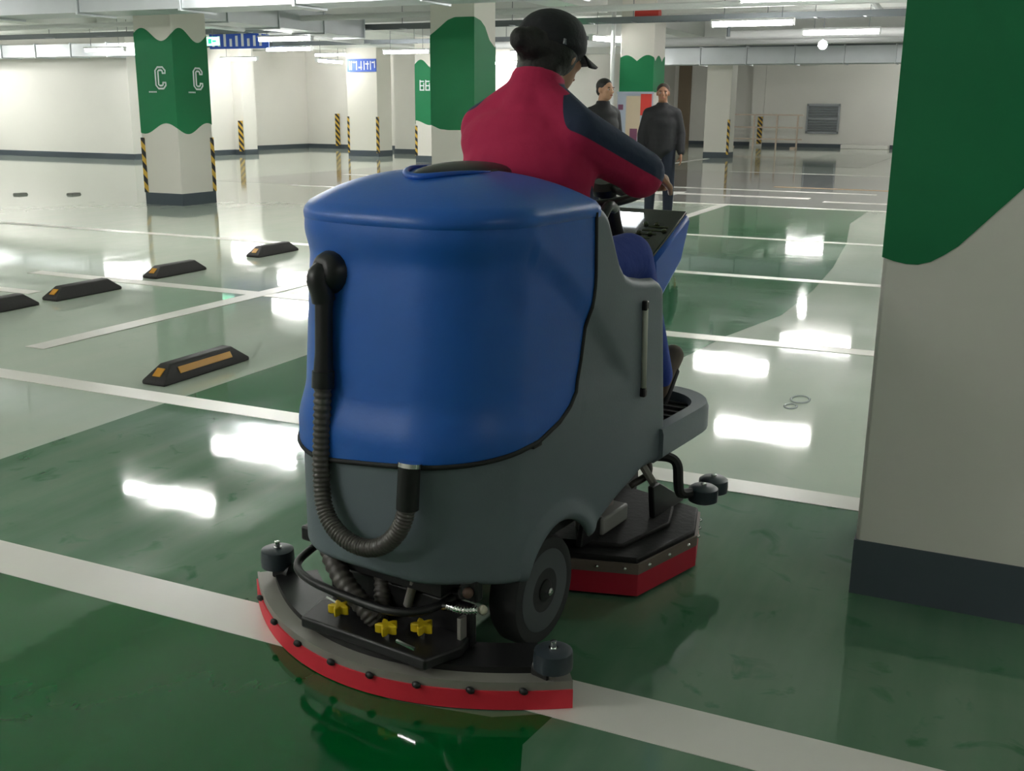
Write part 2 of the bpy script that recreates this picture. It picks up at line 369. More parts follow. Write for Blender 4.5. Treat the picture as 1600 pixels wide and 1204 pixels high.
# narrow bright green column behind
def bc_lo(s): return 1.03+.06*math.cos(s*2*PI/.9)
def bc_hi(s): return 2.52+.12*math.sin(s*2*PI/.75)
cB, b = column('column', -14.5, -13.75, 25.2, 25.95, 'white column with bright green band half hidden behind dark green column', bc_lo, bc_hi, ((-1,-1),(1,1)))
m = MB()
for i in range(2):
    xx = b[0]+.16+i*.17
    m.box((xx,b[2]-.008,1.99),(.03,.004,.27)); m.box((xx+.06,b[2]-.008,2.09),(.11,.004,.03)); m.box((xx+.06,b[2]-.008,1.98),(.1,.004,.03)); m.box((xx+.06,b[2]-.008,1.87),(.11,.004,.03)); m.box((xx+.11,b[2]-.008,1.95),(.025,.004,.2))
m.build('white_lettering', M_WHITESIGN, cB)
# white column with blue sign
column('column', -18.1, -17.05, 27.4, 28.2, 'white column with striped corner guards under the small blue sign', guards=((-1,-1),(1,-1)), gh=(.1,1.15))
# far right white column
column('column', -8.62, -7.85, 32.8, 33.5, 'white column with one striped corner guard under the right silver duct', guards=((1,-1),), gh=(.1,1.15))
# column behind standing man: green band with ragged top, posters below
def ct_hi(s): return 2.3+.11*abs(math.sin((s+.08)*PI/.42))
cT, b = column('column', -6.97, -6.3, 20, 20.7, 'white column with short green band above posters behind the men', lambda s: 1.73, ct_hi)
x0,x1,y0,y1 = b
MB().bx(x0-.02,x1+.02,y0-.03,y0-.012,.35,1.70).build('poster_board', M_P_BLUE, cT)
MB().bx(x0+.16,x1-.22,y0-.034,y0-.03,.9,1.66).build('poster_panel', M_P_TAN, cT)
MB().bx(x1-.22,x1+.0,y0-.035,y0-.03,1.3,1.70).build('poster_panel', M_P_RED, cT)
MB().bx(x0+.0,x0+.1,y0-.034,y0-.03,1.4,1.5).bx(x0+.25,x0+.4,y0-.037,y0-.034,.75,1.05).build('poster_panel', M_P_PLUM, cT)
MB().bx(x0-.03,x1+.03,y0-.05,y0-.0,1.70,1.74).build('poster_rail', M_P_BLUE, cT)
# hazard guards on wall corners
def guard(x, y, label, h=1.1, w=.1):
    m = MB().bx(-w/2,w/2,-.03,.0,.0,h).build('corner_guard', HAZ, loc=(x,y,.1)); tag(m, label, 'corner guard'); return m
guard(-21.03, 26.06, 'striped corner guard on white pilaster right of the letter C column', .9, .16)
guard(-21.6, 32.05, 'striped guard on recess wall left of the blue-signed column', 1.1, .17)
guard(-9.5, 45.08, 'striped corner guard on far wall pilaster behind the railing', 1.1, .2)

# ------------------------------------------------------------------ floor markings
def line(x0, x1, y0, y1, label, z=.003):
    o = MB().bx(0,x1-x0,0,y1-y0,0,.002).build('parking_line', M_LINE, loc=(x0,y0,z-.002)); return tag(o, label, 'line marking', 'white parking bay lines')
line(-9,3.0,2.03,2.205,'broad white line nearest the camera running under the squeegee')
line(-9,2.0,3.72,3.86,'white floor line running behind machine from left edge to nearest column')
line(-7.47,-.55,6.34,6.49,'white floor line crossed by the diagonal line left of the blue tank')
line(-12,-.8,9.0,9.14,'white floor line passing beyond the farthest black wheel stop')
line(-3.6,-.9,11.88,12.02,'white floor line across the green strip just beyond the console')
line(-12,-1.3,16.1,16.28,'white line at the far end of the green strip')
line(-5.15,-5.0,4.3,9.0,'slanting white line left of the machine behind nearest wheel stop', .004)
line(-9.5,-6.62,5.6,5.74,'short white line stub at left edge beside the wheel stops')
line(-3.95,-3.8,12.02,16.1,'short slanting white line beside the console on the green strip', .004)
line(-13,-2.0,19.4,19.6,'thin white line on the far grey lane')
line(-6,1.0,25.3,25.5,'farthest white line at the edge of grey lane')
line(-8.4,-8.2,21,32,'long pale line leading to the far white column', .004)
# arrows on the grey lane
m = MB().prism([(0,0),(1.2,.45),(1.2,.15),(3.4,.15),(3.4,-.15),(1.2,-.15),(1.2,-.45)],0,.002).build('lane_arrow', M_LINE, loc=(-6.3,18.0,.0025)); tag(m,'white direction arrow painted on grey lane behind standing man','line marking')
m = MB().prism([(0,-.12),(2.4,-.12),(2.4,.12),(0,.12)],0,.002).build('lane_arrow', M_LINE, loc=(-2.6,17.5,.0025)); tag(m,'white dash painted on grey lane near right column','line marking')
m = MB().bx(0,4,-.06,.06,0,.002).build('lane_stripe', mat('orange_line', rgb(214,170,110), .35), loc=(-4,20.6,.0025)); tag(m,'faint orange stripe on the grey lane at right','line marking')
# small puddle rings
o = MB()
for (x,y,r1) in ((-.80,5.17,.055),(-.82,5.02,.035)):
    o.tube([(x+r1*math.cos(a*PI/8)*.8,y+r1*1.3*math.sin(a*PI/8),.0015) for a in range(16)], .006, 5, closed=True)
tag(o.build('water_rings', mat('water', (.5,.55,.55), .03), smooth=True),'two small wet rings on floor right of the machine','puddle')

# ------------------------------------------------------------------ wheel stops
def wheel_stop(x, y0, L_, label, long_strip):
    t = thing('wheel_stop', (x, y0+L_/2, 0), 0, label, 'wheel stop', 'black rubber wheel stops')
    h, wb, wt, e = .095, .075, .035, .10
    l2 = L_/2
    vs = [(-wb,-l2,0),(wb,-l2,0),(wb,l2,0),(-wb,l2,0),(-wb,-l2,.02),(wb,-l2,.02),(wb,l2,.02),(-wb,l2,.02),(-wt,-l2+e,h),(wt,-l2+e,h),(wt,l2-e,h),(-wt,l2-e,h)]
    fs = [(0,3,2,1),(0,1,5,4),(1,2,6,5),(2,3,7,6),(3,0,4,7),(4,5,9,8),(5,6,10,9),(6,7,11,10),(7,4,8,11),(8,9,10,11)]
    MB().add(vs,fs).build('body', M_STOP, t, bevel=.008)
    # end reflector lies on the sloping end, strip on the sloping long side
    a = math.atan2(h-.02, e); 
    MB().box((0,0,0),(.05,.055,.004),Matrix.Rotation(a,3,'X')).build('end_reflector', M_STOPY, t, loc=(0,-l2+e*.48,.02+(h-.02)*.48+.003))
    if long_strip:
        b_ = math.atan2(h-.02, wb-wt)
        MB().box((0,0,0),(.036,L_-.27,.004),Matrix.Rotation(b_,3,'Y')).build('side_reflector', M_STOPY, t, loc=((wb+wt)/2+.003,0.0,.02+(h-.02)*.5+.002))
    return t
wheel_stop(-3.84,3.95,.68,'nearest black wheel stop with long amber strip left of machine',True)
wheel_stop(-6.25,4.70,.62,'wheel stop cut off by the left picture edge',False)
wheel_stop(-6.25,5.47,.64,'black wheel stop second from the left edge',False)
wheel_stop(-6.36,6.6,.62,'black wheel stop in the middle of the receding row',False)
wheel_stop(-6.43,8.03,.64,'farthest black wheel stop close to the blue tank',False)
for i,(x,y) in enumerate(((-14.3,12.17),(-13.6,12.6))):
    o = MB().prism([(-.07,0),(.07,0),(.05,.03),(-.05,.03)],-.09,.09,'y').build('floor_socket', mat('socket_grey', rgb(150,152,146), .6), loc=(x,y,0)); tag(o,('small grey floor fitting nearer the left picture edge','small grey floor fitting nearer the letter C column')[i],'floor fitting','small grey floor fittings')

# ------------------------------------------------------------------ lamps
proto = None
def lamp(x, y, label, rz=0., z=2.75, L_=1.28):
    global proto
    if proto is None:
        t = thing('tube_lamp', (0,0,0), 0, '', 'lamp', 'hanging tube lamps'); proto = t
        MB().prism([(-.05,.03),(.05,.03),(.08,.0),(.075,-.008),(-.075,-.008),(-.08,.0)], -L_/2, L_/2, 'x').build('housing', M_PIPEW, t)
        n = 24
        MB().tube([(-L_/2+.02,0,-.045),(L_/2-.02,0,-.045)], .036, 12).build('tube', M_TUBE, t, smooth='auto')
        for s in (-1,1): MB().bx(s*(L_/2-.01)-.012,s*(L_/2-.01)+.012,-.045,.045,-.085,.0).build('end_cap', M_PIPEW, t)
        for s in (-1,1): MB().tube([(s*.45,0,.03),(s*.45,0,.945)], .006, 6).build('hanger', M_TRAY, t)
        o = t
    else: o = copy_tree(proto)
    o.location = (x,y,z); o.rotation_euler = (0,0,rz); o['label'] = label
    return o
lamp(-3.83,17.12,'upper left lamp of the bright pair right of the standing man')
lamp(-2.82,19.4,'lower right lamp of the bright pair beside the nearest column')
lamp(-13.3,18.0,'upper lamp of the bright stacked pair right of letter C column')
lamp(-15.5,21.1,'lower lamp of the bright stacked pair right of letter C column')
lamp(-20.1,25.0,'lamp just right of the letter C column by the white pilaster')
lamp(-20.2,20.1,'lamp in front of white wall left of the letter C column')
lamp(-13.4,22.9,'lamp touching the left side of the half hidden white column')
lamp(-13.6,29.1,'lamp between the dark green column and the cap')
lamp(-7.2,20.15,'small lamp end beside the cap peak', R(70))
lamp(-18.35,26.9,'lamp hanging at left of the small blue sign',R(90))
for i,(x,y) in enumerate(((-2.55,13.5),(-7.85,8.2),(-8.0,9.85),(-15,8.5),(-16,4),(-10,2.5),(-4.5,-2.5),(-6.8,.6),(-4.0,-.2),(.9,7),(.6,11.5),(.8,15.5),(3.6,1.0),(4.5,7),(4.5,13),(4,20),(-9,-3),(-25,15),(-24,9),(-24.5,18.8),(-28,20),(-22,12),(2.2,23.5),(3.5,29),(2,32),(-6,37),(-10.5,24),(-11.5,35),(-3,42),(-20.5,30.2),(-26,20))):  # all but the first three are unseen lamps added to light the room
    lamp(x,y,{0:'hanging tube lamp just above the picture whose glare lies right of the platform',1:'hanging tube lamp above the picture whose glare lies left of the machine'}.get(i,'unseen tube lamp placed out of the picture to light the car park'), z=3.12 if y > 30 else 2.75)

# ------------------------------------------------------------------ ceiling services
def duct(name, x0, x1, y0, y1, z0, z1, along, label, pitch=1.2):
    t = thing(name, ((x0+x1)/2,(y0+y1)/2,z0), 0, label, 'duct', 'galvanised ducts')
    cx,cy = (x0+x1)/2,(y0+y1)/2
    a0,a1 = (x0,x1) if along == 'x' else (y0,y1)
    n = max(1,round((a1-a0)/pitch)); st = (a1-a0)/n
    for i in range(n):
        b0 = a0+i*st+.004; b1 = a0+(i+1)*st-.004
        m = MB()
        if along == 'x': m.bx(b0-cx,b1-cx,y0-cy,y1-cy,0,z1-z0); m.bx(b1-.03-cx,b1-cx,y0-cy-.025,y1-cy+.025,-.025,z1-z0+.025)
        else: m.bx(x0-cx,x1-cx,b0-cy,b1-cy,0,z1-z0); m.bx(x0-cx-.025,x1-cx+.025,b1-.03-cy,b1-cy,-.025,z1-z0+.025)
        m.build('section', M_GALV, t)
    return t
duct('air_duct', -22, 4, 10.2, 10.8, 2.5, 2.95, 'x', 'wide silver air duct crossing the top left corner', 1.6)
duct('air_duct', -9.2, 6, 29.4, 30.2, 2.63, 3.06, 'x', 'long silver air duct in front of the far right wall', 1.3)
duct('air_duct', -12.6, -11.9, 13.2, 18.7, 2.75, 3.1, 'y', 'silver branch duct running back beside the letter C column', 1.4)
duct('air_duct', -28, -19.4, 20.6, 21.2, 2.6, 2.9, 'x', 'low silver duct against the far left wall', 1.3)
def pipe(pts, r, m, label, name='ceiling_pipe'):
    p0 = Vector(pts[0]); o = MB().tube([Vector(p)-p0 for p in pts], r, 10).build(name, m, smooth='auto', loc=p0); return tag(o, label, 'pipe')
pipe([(-31,16.6,2.95),(8,16.6,2.95)],.05,M_PIPEW,'slim white pipe crossing under the ceiling beyond the first duct')
pipe([(-5.4,21.9,2.86),(6,21.9,2.86)],.09,M_PIPEW,'white pipe under ceiling above the bright lamp pair')
pipe([(-12,24.6,2.93),(6,24.6,2.93)],.09,M_PIPEW,'white pipe crossing the ceiling above the far silver duct')
pipe([(-6.45,19.3,3.08),(-6.0,19.3,3.08)],.10,M_PIPER,'red pipe stub above the column with posters')
pipe([(-7.09,19.9,0.0),(-7.09,19.9,3.2)],.045,M_PIPEW,'vertical white pipe on left edge of the column with posters','wall_pipe')
pipe([(-2.5,18.6,3.4),(-2.15,19.0,2.98)],.05,M_PIPEW,'short angled white pipe near nearest column top')
pipe([(-5.05,20.6,3.2),(-5.05,20.6,2.75)],.035,M_TRAY,'dark vertical drop pipe between green band and bright lamp')
pipe([(-15,14,3.0),(-15,33,3.0)],.07,M_PIPEW,'white pipe running away from the camera at left')
def tray(x0,x1,y,z,label,w=.3):
    t = thing('cable_tray', ((x0+x1)/2,y,z), 0, label, 'cable tray', 'cable trays')
    hx = (x1-x0)/2
    MB().bx(-hx,hx,-w/2,-w/2+.01,0,.09).build('side_rail', M_TRAY, t); MB().bx(-hx,hx,w/2-.01,w/2,0,.09).build('side_rail', M_TRAY, t)
    n = int((x1-x0)/.8); pr = None
    for i in range(n):
        xx = -hx+(i+.5)*(x1-x0)/n
        if pr is None: pr = MB().bx(-.02,.02,-w/2,w/2,0,.012).build('rung', M_TRAY, t, loc=(xx,0,0))
        else: q = pr.copy(); COL.objects.link(q); q.parent = t; q.location = (xx,0,0)
    for i in range(0,n,3):
        xx = -hx+(i+.5)*(x1-x0)/n
        MB().tube([(xx,0,.0),(xx,0,3.7-z)],.008,6).build('hanger_rod', M_TRAY, t)
    return t
tray(-26,6,19.0,2.92,'dark cable tray crossing behind the green columns')
tray(-10,6,31.5,3.12,'dark cable tray just above the far silver duct',.5)
tray(-24,-9,23.6,2.95,'dark cable tray above the white recess wall at left')
# signs
t = thing('direction_sign', (-17.55,27.398,2.43), 0, 'small blue sign with white lettering on the white column', 'sign')
MB().bx(-.5,.5,-.03,.0,0,.36).build('board', M_BLUESIGN, t)
m = MB()
for i,(a,w_,h0,h1) in enumerate(((-.42,.03,.05,.3),(-.36,.03,.05,.3),(-.30,.1,.25,.29),(-.18,.03,.05,.3),(-.1,.12,.1,.14),(-.02,.03,.05,.3),(.08,.03,.05,.3),(.14,.12,.2,.24),(.2,.03,.06,.3),(.3,.03,.05,.3),(.36,.1,.24,.28),(.44,.03,.1,.3))): m.bx(a,a+w_,-.034,-.03,h0,h1)
m.build('lettering', M_WHITESIGN, t)
t = thing('direction_sign', (-16.2,20.5,2.7), 0, 'large blue sign with white bars half hidden behind stacked lamps', 'sign')
MB().bx(-1.1,.6,-.03,.0,0,.42).build('board', M_BLUESIGN, t)
m = MB()
for i in range(9): m.bx(-1.02+i*.17,-.95+i*.17,-.034,-.03,.05,.22+.13*((i*7)%3)/2)
m.build('lettering', M_WHITESIGN, t)
for s in (-.8,.4): MB().tube([(s,0,.42),(s,0,1.0)],.012,6).build('hanger', M_TRAY, t)
t = thing('exit_sign', (-15.25,18.17,2.62), 0, 'small pale green lit exit sign right of the letter C column', 'sign')
MB().bx(-.16,.16,-.04,.0,0,.17).build('board', M_EXITW, t); MB().tube([(0,-.02,.17),(0,-.02,1.0)],.008,6).build('hanger', M_TRAY, t)
MB().bx(-.1,-.02,-.044,-.04,.04,.13).bx(.01,.1,-.044,-.04,.07,.1).build('pictogram', M_EXIT, t)
t = thing('exit_sign', (-7.55,18.6,2.74), 0, 'green lit exit sign peeking out beside the cap', 'sign')
MB().bx(-.18,.18,-.04,.0,0,.17).build('board', M_EXIT, t); MB().tube([(0,-.02,.17),(0,-.02,.9)],.008,6).build('hanger', M_TRAY, t)
MB().bx(-.12,-.03,-.044,-.04,.04,.13).bx(.0,.12,-.044,-.04,.07,.1).build('pictogram', M_WHITESIGN, t)
o = thing('ceiling_spot', (-3.7,23.1,2.72), 0, 'small round white lamp below the bright lamp pair', 'lamp')
MB().ell((0,0,0),(.09,.09,.09)).build('globe', M_TUBE, o, smooth=True); MB().tube([(0,0,.08),(0,0,.9)],.01,6).build('stem', M_TRAY, o)
# louvre + railing at the far wall
t = thing('wall_louvre', (-7.0,45.18,.58), 0, 'grey louvred vent in the far right wall', 'vent')
MB().bx(-.62,.62,-.04,.0,0,1.12).build('backing', M_TRAY, t)
m = MB(); 
for a,b_,c,d_ in ((-.65,-.58,0,1.12),(.58,.65,0,1.12),(-.65,.65,-.03,.05),(-.65,.65,1.07,1.15),(-.6,.6,.53,.6)): m.bx(a,b_,-.08,.0,c,d_)
m.build('frame', M_LOUV, t)
pr = None
for i in range(10):
    z = .09+i*.1
    if pr is None: pr = MB().box((0,-.05,0),(1.16,.012,.085),Matrix.Rotation(R(35),3,'X')).build('slat', M_LOUV, t, loc=(0,0,z))
    else: q = pr.copy(); COL.objects.link(q); q.parent = t; q.location = (0,0,z)
t = thing('railing', (-8.9,43,0), 0, 'pale pinkish metal railing standing before the far wall', 'railing')
for x in (-1.3,-.4,.5,1.3): MB().bx(x-.03,x+.03,-.03,.03,0,1.3).build('post', M_RAILP, t)
for z in (.35,.8,1.28): MB().bx(-1.45,1.5,-.02,.02,z-.025,z+.025).build('rail', M_RAILP, t)
MB().bx(-1.4,-1.2,-.25,.25,0,.06).bx(1.1,1.3,-.25,.25,0,.06).build('foot', M_RAILP, t)
o = MB().bx(-.9,.9,-.3,.3,0,.16).build('concrete_slab', M_WALL, loc=(-5.2,44.6,0), bevel=.02); tag(o,'pale concrete slab lying at foot of far right wall','slab')

# ================================================================== FLOOR SCRUBBER (local: x right, y forward)
PSI = R(8)
MO = Vector((-1.32+.02*math.cos(PSI), 2.1-.02*math.sin(PSI), 0))
SCR = thing('ride_on_floor_scrubber', MO, -PSI, 'blue and grey ride-on floor scrubber with red squeegee in foreground', 'floor scrubber')
BW, YR, RHO = .315, -.065, .19
def perim(t_side, yF, off):
    """t in 0..1 around right side -> rear -> left side; yF front limit of the sides"""
    t = t_side; left = t > .5
    if left: t = 1-t
    if t < .22:
        k = t/.22; y = yF+(YR+RHO-yF)*k; x = BW; n = (1,0); s = y
    elif t < .38:
        a = (t-.22)/.16*PI/2; x = BW-RHO+RHO*math.cos(a); y = YR+RHO-RHO*math.sin(a); n = (math.cos(a),-math.sin(a)); s = YR
    else:
        k = (t-.38)/.12; x = (BW-RHO)*(1-k); y = YR; n = (0,-1); s = YR
    y -= .035*max(0,math.cos(min(1,abs(x)/BW)*PI/2))*(1 if t > .22 else 0)
    x += n[0]*off; y += n[1]*off
    return (-x if left else x), y, s
def lean(y, z): return y+(1-sstep(.05,.4,y))*.05*max(0,(z-.62)/.5)
def zband(s): return 1.075-(.85*max(0,s)**1.8)
def inset(s, z):
    zb = zband(s)
    return -.016*(1-sstep(zb-.045, zb+.03, z))*sstep(.625, .725, z)
FRONT = [(.55,.10),(.600,.165),(.612,.2),(.628,.274),(.655,.335),(.686,.38),(.75,.405),(.83,.422),(.96,.447),(1.137,.440),(1.2,.44)]
def tank_pt(u, v):
    yF0 = interp(.6+v*.54, FRONT)
    tt = u if u <= .5 else 1-u
    zlow = .603 if tt < .22 else interp(tt, [(.22,.603),(.30,.592),(.5,.57)])
    if u > .5: zlow = interp(tt, [(0,.603),(.22,.58),(.38,.555),(.5,.57)])
    z = zlow+(1.135-zlow)*v
    x, y, s = perim(u, interp(z, FRONT), .010+inset(perim(u, .44, 0)[2], z))
    return (x, lean(y,z), z)
TANK = MB().grid(tank_pt, 121, 61).build('recovery_tank', M_BLUE, SCR, smooth=True, solid=.02)
# lid: rounded flange then low dome
def lid_outline(u, off):
    # closed loop: perimeter + straight front edge
    if u < .8: 
        x, y, s = perim(u/.8, .455, off); 
        if u/.8 < .02 or u/.8 > .98: y += off*.5
        return x, y
    k = (u-.8)/.2; x = (BW+off)*(-1+2*k); return x, .455+off*.5
LC = (0., .25)
def dome(t): # 0 edge..1 centre
    return .072*(1-(1-t)**2.6)+.006*t
def lid_pt(u, v):
    prof = [(.004,1.118),(.0115,1.124),(.0135,1.136),(.011,1.148),(.0,1.162)]
    n = len(prof)
    j = v*30
    if j < n:
        o, z = prof[int(j)]; x, y = lid_outline(u, o); return (x, lean(y,z), z)
    t = (j-n+1)/(30-n+1); x, y = lid_outline(u, .0); y = lean(y,1.162)
    # rise quickly then flatten
    return (x+(LC[0]-x)*t, y+(LC[1]-y)*t, 1.162+dome(t))
LID = MB().grid(lid_pt, 120, 31, closeu=True).build('tank_lid', M_BLUE, SCR, smooth=True)
def lid_z(x, y):
    # invert radial lerp roughly
    best = None
    for i in range(60):
        px_, py_ = lid_outline(i/60, .0); py_ = lean(py_,1.162); dx, dy = px_-LC[0], py_-LC[1]; q = dx*dx+dy*dy
        f = ((x-LC[0])*dx+(y-LC[1])*dy)/q; e = abs((x-LC[0])*dy-(y-LC[1])*dx)/math.sqrt(q)
        if f >= -1e-6 and (best is None or e < best[0]): best = (e, f)
    return 1.162+dome(max(0, 1-best[1]))
MB().ell((.03,.285,1.226),(.085,.18,.030),seg=28,rings=14).build('lid_handle', M_BLACK, LID, smooth=True)
lip = [(.03+.098*math.cos(a),.285+.195*math.sin(a)) for a in [PI*(.98+i*.98/18) for i in range(19)]]
MB().tube([(x,y,lid_z(x,y)+.004) for x,y in lip], [.002+.007*math.sin(PI*i/18) for i in range(19)], 8).build('handle_lip', M_BLUE2, LID, smooth=True)

gk = [tank_pt(i/60,0.) for i in range(61)]
MB().tube([tank_pt(0.,1-i/20) for i in range(20)]+gk+[tank_pt(1.,(i+1)/20) for i in range(20)], .0065, 6).build('tank_gasket', M_BLKMAT, TANK, smooth=True)
# lower body: grey shell with wheel arches, side panels rising beside the seat
WHY, WHZ, WHR = .30, .152, .152
def body_top(y): return interp(y, [(.1,.64),(.22,.66),(.30,.72),(.40,.86),(.43,1.125),(.47,1.15),(.505,1.145),(.53,1.125),(.56,1.075),(.60,1.0),(.64,.96),(.70,.938),(.78,.925),(.87,.917),(.9,.905),(.915,.88),(.925,.84)])
def body_bot(y):
    zb = interp(y, [(-.1,.292),(.0,.275),(.08,.255),(.12,.25),(.45,.25),(.5,.262),(.62,.305),(.78,.352),(.95,.345)])
    d = abs(y-WHY)
    if d < .185: zb = max(zb, WHZ+.0+math.sqrt(.185**2-d*d)*1.08)
    return zb
YS = [-.0]
def body_pt(u, v):
    tt = u if u <= .5 else 1-u
    x, y, s = perim(u, .93, 0)
    if tt < .22: zl, zh = body_bot(y), body_top(y)
    else: zl = interp(tt, [(.22,body_bot(YR+RHO)),(.3,.285),(.5,.288)]); zh = .64
    vv = v
    z = zl+(zh-zl)*vv
    off = inset(s, z)*.9
    # rolled edges top and bottom, fender flare round the wheel
    off -= .022*max(0, 1-(zh-z)/.022)**2 if (zh-z) < .022 else 0
    off -= .014*max(0, 1-(z-zl)/.02)**2 if (z-zl) < .02 else 0
    if tt < .22:
        d = math.hypot(y-WHY, z-WHZ); off += .016*(1-sstep(.205,.262,d))
        if y > .7: y += (.455-z)/.46*-.03*0+ (.0)
        fr = .93-y
        if fr < .03: off -= .02*(1-fr/.03)**2
        y += sstep(.6,.93,y)*(-.055*(z-.45)/.46+.025)
    # recompute with offset
    x2, y2, s2 = perim(u, .93, off)
    return (x2, y if tt < .22 else y2, z)
BODY = MB().grid(body_pt, 301, 61).build('lower_body', M_GREY, SCR, smooth=True, solid=.025)
# inner hull: closes the shell (underside, front wall, seat box)
m = MB(); m.bx(-.24,.24,.09,.88,.36,.60); m.bx(-.1,.1,-.04,.1,.36,.6); m.bx(-.275,.275,.40,.50,.58,1.10); m.bx(-.275,.275,.5,.88,.58,.76); m.bx(-.16,.16,-.0,.9,.22,.40)
m.build('chassis', M_BLKMAT, SCR)
MB().bx(-.275,.275,.86,.905,.36,.80).build('front_bulkhead', M_GREY, SCR, bevel=.01)
# seat
SEAT = MB().bx(-.22,.22,.50,.88,.755,.84).build('seat_cushion', M_BLKMAT, SCR, bevel=.03)
MB().box((0,.485,.99),(.42,.07,.34),Matrix.Rotation(R(-8),3,'X')).build('seat_back', M_BLKMAT, SCR, bevel=.03)
MB().tube(catmull([(.26,.53,1.02),(.27,.60,1.13),(.262,.66,1.125)],6),.014,8).build('arm_rail', M_BLACK, SCR, smooth=True)
# tank rear edge notch plates + level tube
LV = MB().tube([(BW+.006,.755,.845),(BW+.006,.765,.605)],.0085,8).build('level_tube', M_SLOT, SCR, smooth=True)
for z,y in ((.852,.755),(.598,.765)): MB().box((BW+.004,y,z),(.02,.02,.028)).build('tube_fitting', M_BLACK, LV, bevel=.004)
MB().box((BW+.006,.175,.60),(.012,.04,.02)).build('tank_latch', M_BLACK, SCR, bevel=.003)

# foot platform
pl = []
for i in range(9): a = i/8*PI/2; pl.append((.33-.2+.2*math.cos(-PI/2+PI/2+a-0), 0))
def rr_poly(w, y0, y1, r, n=8):
    out = [(w,y0)]
    for i in range(n+1): a = i/n*PI/2; out.append((w-r+r*math.cos(a), y1-r+r*math.sin(a)))
    for i in range(n+1): a = PI/2+i/n*PI/2; out.append((-(w-r)+r*math.cos(a), y1-r+r*math.sin(a)))
    return out+[(-w,y0)]
out_ = rr_poly(.33,.90,1.41,.20); inn = rr_poly(.28,.90,1.35,.16)
m = MB(); n = len(out_)
bot = [(x*.93,y*.985+.0,.345) for x,y in out_]
lay = [bot, [(x,y,.365) for x,y in out_], [(x,y,.435) for x,y in out_], [(x*.985,.9+(y-.9)*.985,.452) for x,y in out_], [(x,y,.448) for x,y in inn], [(x*.985,y,.415) for x,y in inn]]
vs = [p for q in lay for p in q]; fs = [(i*n+k,i*n+(k+1)%n,(i+1)*n+(k+1)%n,(i+1)*n+k) for i in range(len(lay)-1) for k in range(n)]
fs.append(list(range(n))[::-1]); fs.append(list(range((len(lay)-1)*n, len(lay)*n)))
PLAT = m.add(vs,fs).build('foot_platform', M_GREY, SCR, smooth='auto')
MB().prism([(x*.96,.9+(y-.9)*.97) for x,y in inn],.412,.418).build('floor_mat', M_PLATB, PLAT)
pr = None
for i in range(7):
    if pr is None: pr = MB().box((0,0,0),(.5,.012,.008)).build('tread_rib', M_BLKMAT, PLAT, loc=(0,.97+i*.055,.421))
    else: q = pr.copy(); COL.objects.link(q); q.parent = PLAT; q.location = (0,.97+i*.055,.421)
MB().box((.12,1.30,.465),(.11,.16,.02),Matrix.Rotation(R(48),3,'X')).build('pedal', M_BLKMAT, PLAT, bevel=.005)

# steering column and console
CONS = MB().prism([(1.10,.93),(1.36,1.055),(1.38,1.03),(1.32,.90),(1.18,.80),(1.12,.80)], -.18,.18,'x').build('console', M_BLUE2, SCR, bevel=.02)
MB().prism([(1.16,.83),(1.28,.90),(1.36,.42),(1.26,.42)], -.09,.09,'x').build('steering_column', M_BLUE2, SCR, bevel=.02)
sl = math.atan2(.125,.26); Mx = Matrix.Rotation(sl,3,'X')
MB().box((0,1.228,.998),(.345,.275,.012),Mx).build('dashboard', M_PANEL, CONS, bevel=.003)
MB().box((-.005,1.28,1.032),(.085,.065,.014),Mx).build('display', M_SCREEN, CONS)
for i,(x,y) in enumerate(((.07,1.26),(.11,1.26),(.07,1.21),(.11,1.21),(.15,1.23))):
    zz = .998+(y-1.228)*math.tan(sl)+.008
    MB().lathe([(.008,0),(.008,.004),(.006,.006)],12,Mx,(x,y,zz)).build('button', M_PRINT, CONS)
m = MB()
for i in range(6): y = 1.15+i*.02; m.box((.06+.012*i,y,.998+(y-1.228)*math.tan(sl)+.0075),(.07,.006,.002),Mx)
m.build('panel_print', M_PRINT, CONS)
swc = Vector((0,1.105,1.148)); Ms = Matrix.Rotation(R(18),3,'X')
SW = MB().tube([swc+Ms@Vector((.15*math.cos(a*PI/16),.15*math.sin(a*PI/16),0)) for a in range(32)],.014,10,closed=True).build('steering_wheel', M_BLACK, SCR, smooth=True)
MB().lathe([(.045,-.02),(.05,0),(.035,.02),(0,.024)],18,Ms,swc).build('wheel_hub', M_BLACK, SW, smooth='auto')
for a in (PI/2, PI*7/6, PI*11/6): MB().tube([swc+Ms@Vector((.03*math.cos(a),.03*math.sin(a),0)), swc+Ms@Vector((.146*math.cos(a),.146*math.sin(a),0))],.011,8).build('wheel_spoke', M_BLACK, SW, smooth=True)
MB().tube([swc, (0,1.2,.95)],.03,10).build('steering_shaft', M_BLACK, SW, smooth='auto')

# wheels
def wheel(s):
    Mw = Matrix.Rotation(R(90)*s,3,'Y'); c = (s*.275,WHY,WHZ)
    w = MB().lathe([(.10,-.085),(.14,-.08),(.150,-.065),(.152,-.03),(.150,-.008),(.143,.003),(.125,.006),(.113,.004)],40,Mw,c).build('wheel', M_TYRE, SCR, smooth='auto')
    MB().lathe([(.113,.0),(.113,.005),(.106,.0065),(.06,.004),(.04,.003),(.036,-.004),(.0,-.006)],40,Mw,c).build('rim', M_RIM, w, smooth='auto')
    MB().lathe([(.032,-.004),(.03,.008),(.02,.010),(0,.011)],20,Mw,c).build('hub_cap', M_BLACK, w, smooth='auto')
    MB().lathe([(.011,.008),(.011,.022),(.006,.026),(0,.026)],8,Mw,c).build('axle_bolt', M_CHROME, w)
wheel(1); wheel(-1)
for s in (-1,1): MB().bx(min(s*.16,s*.27),max(s*.16,s*.27),.12,.48,.29,.34).build('arch_liner', M_BLKMAT, SCR)
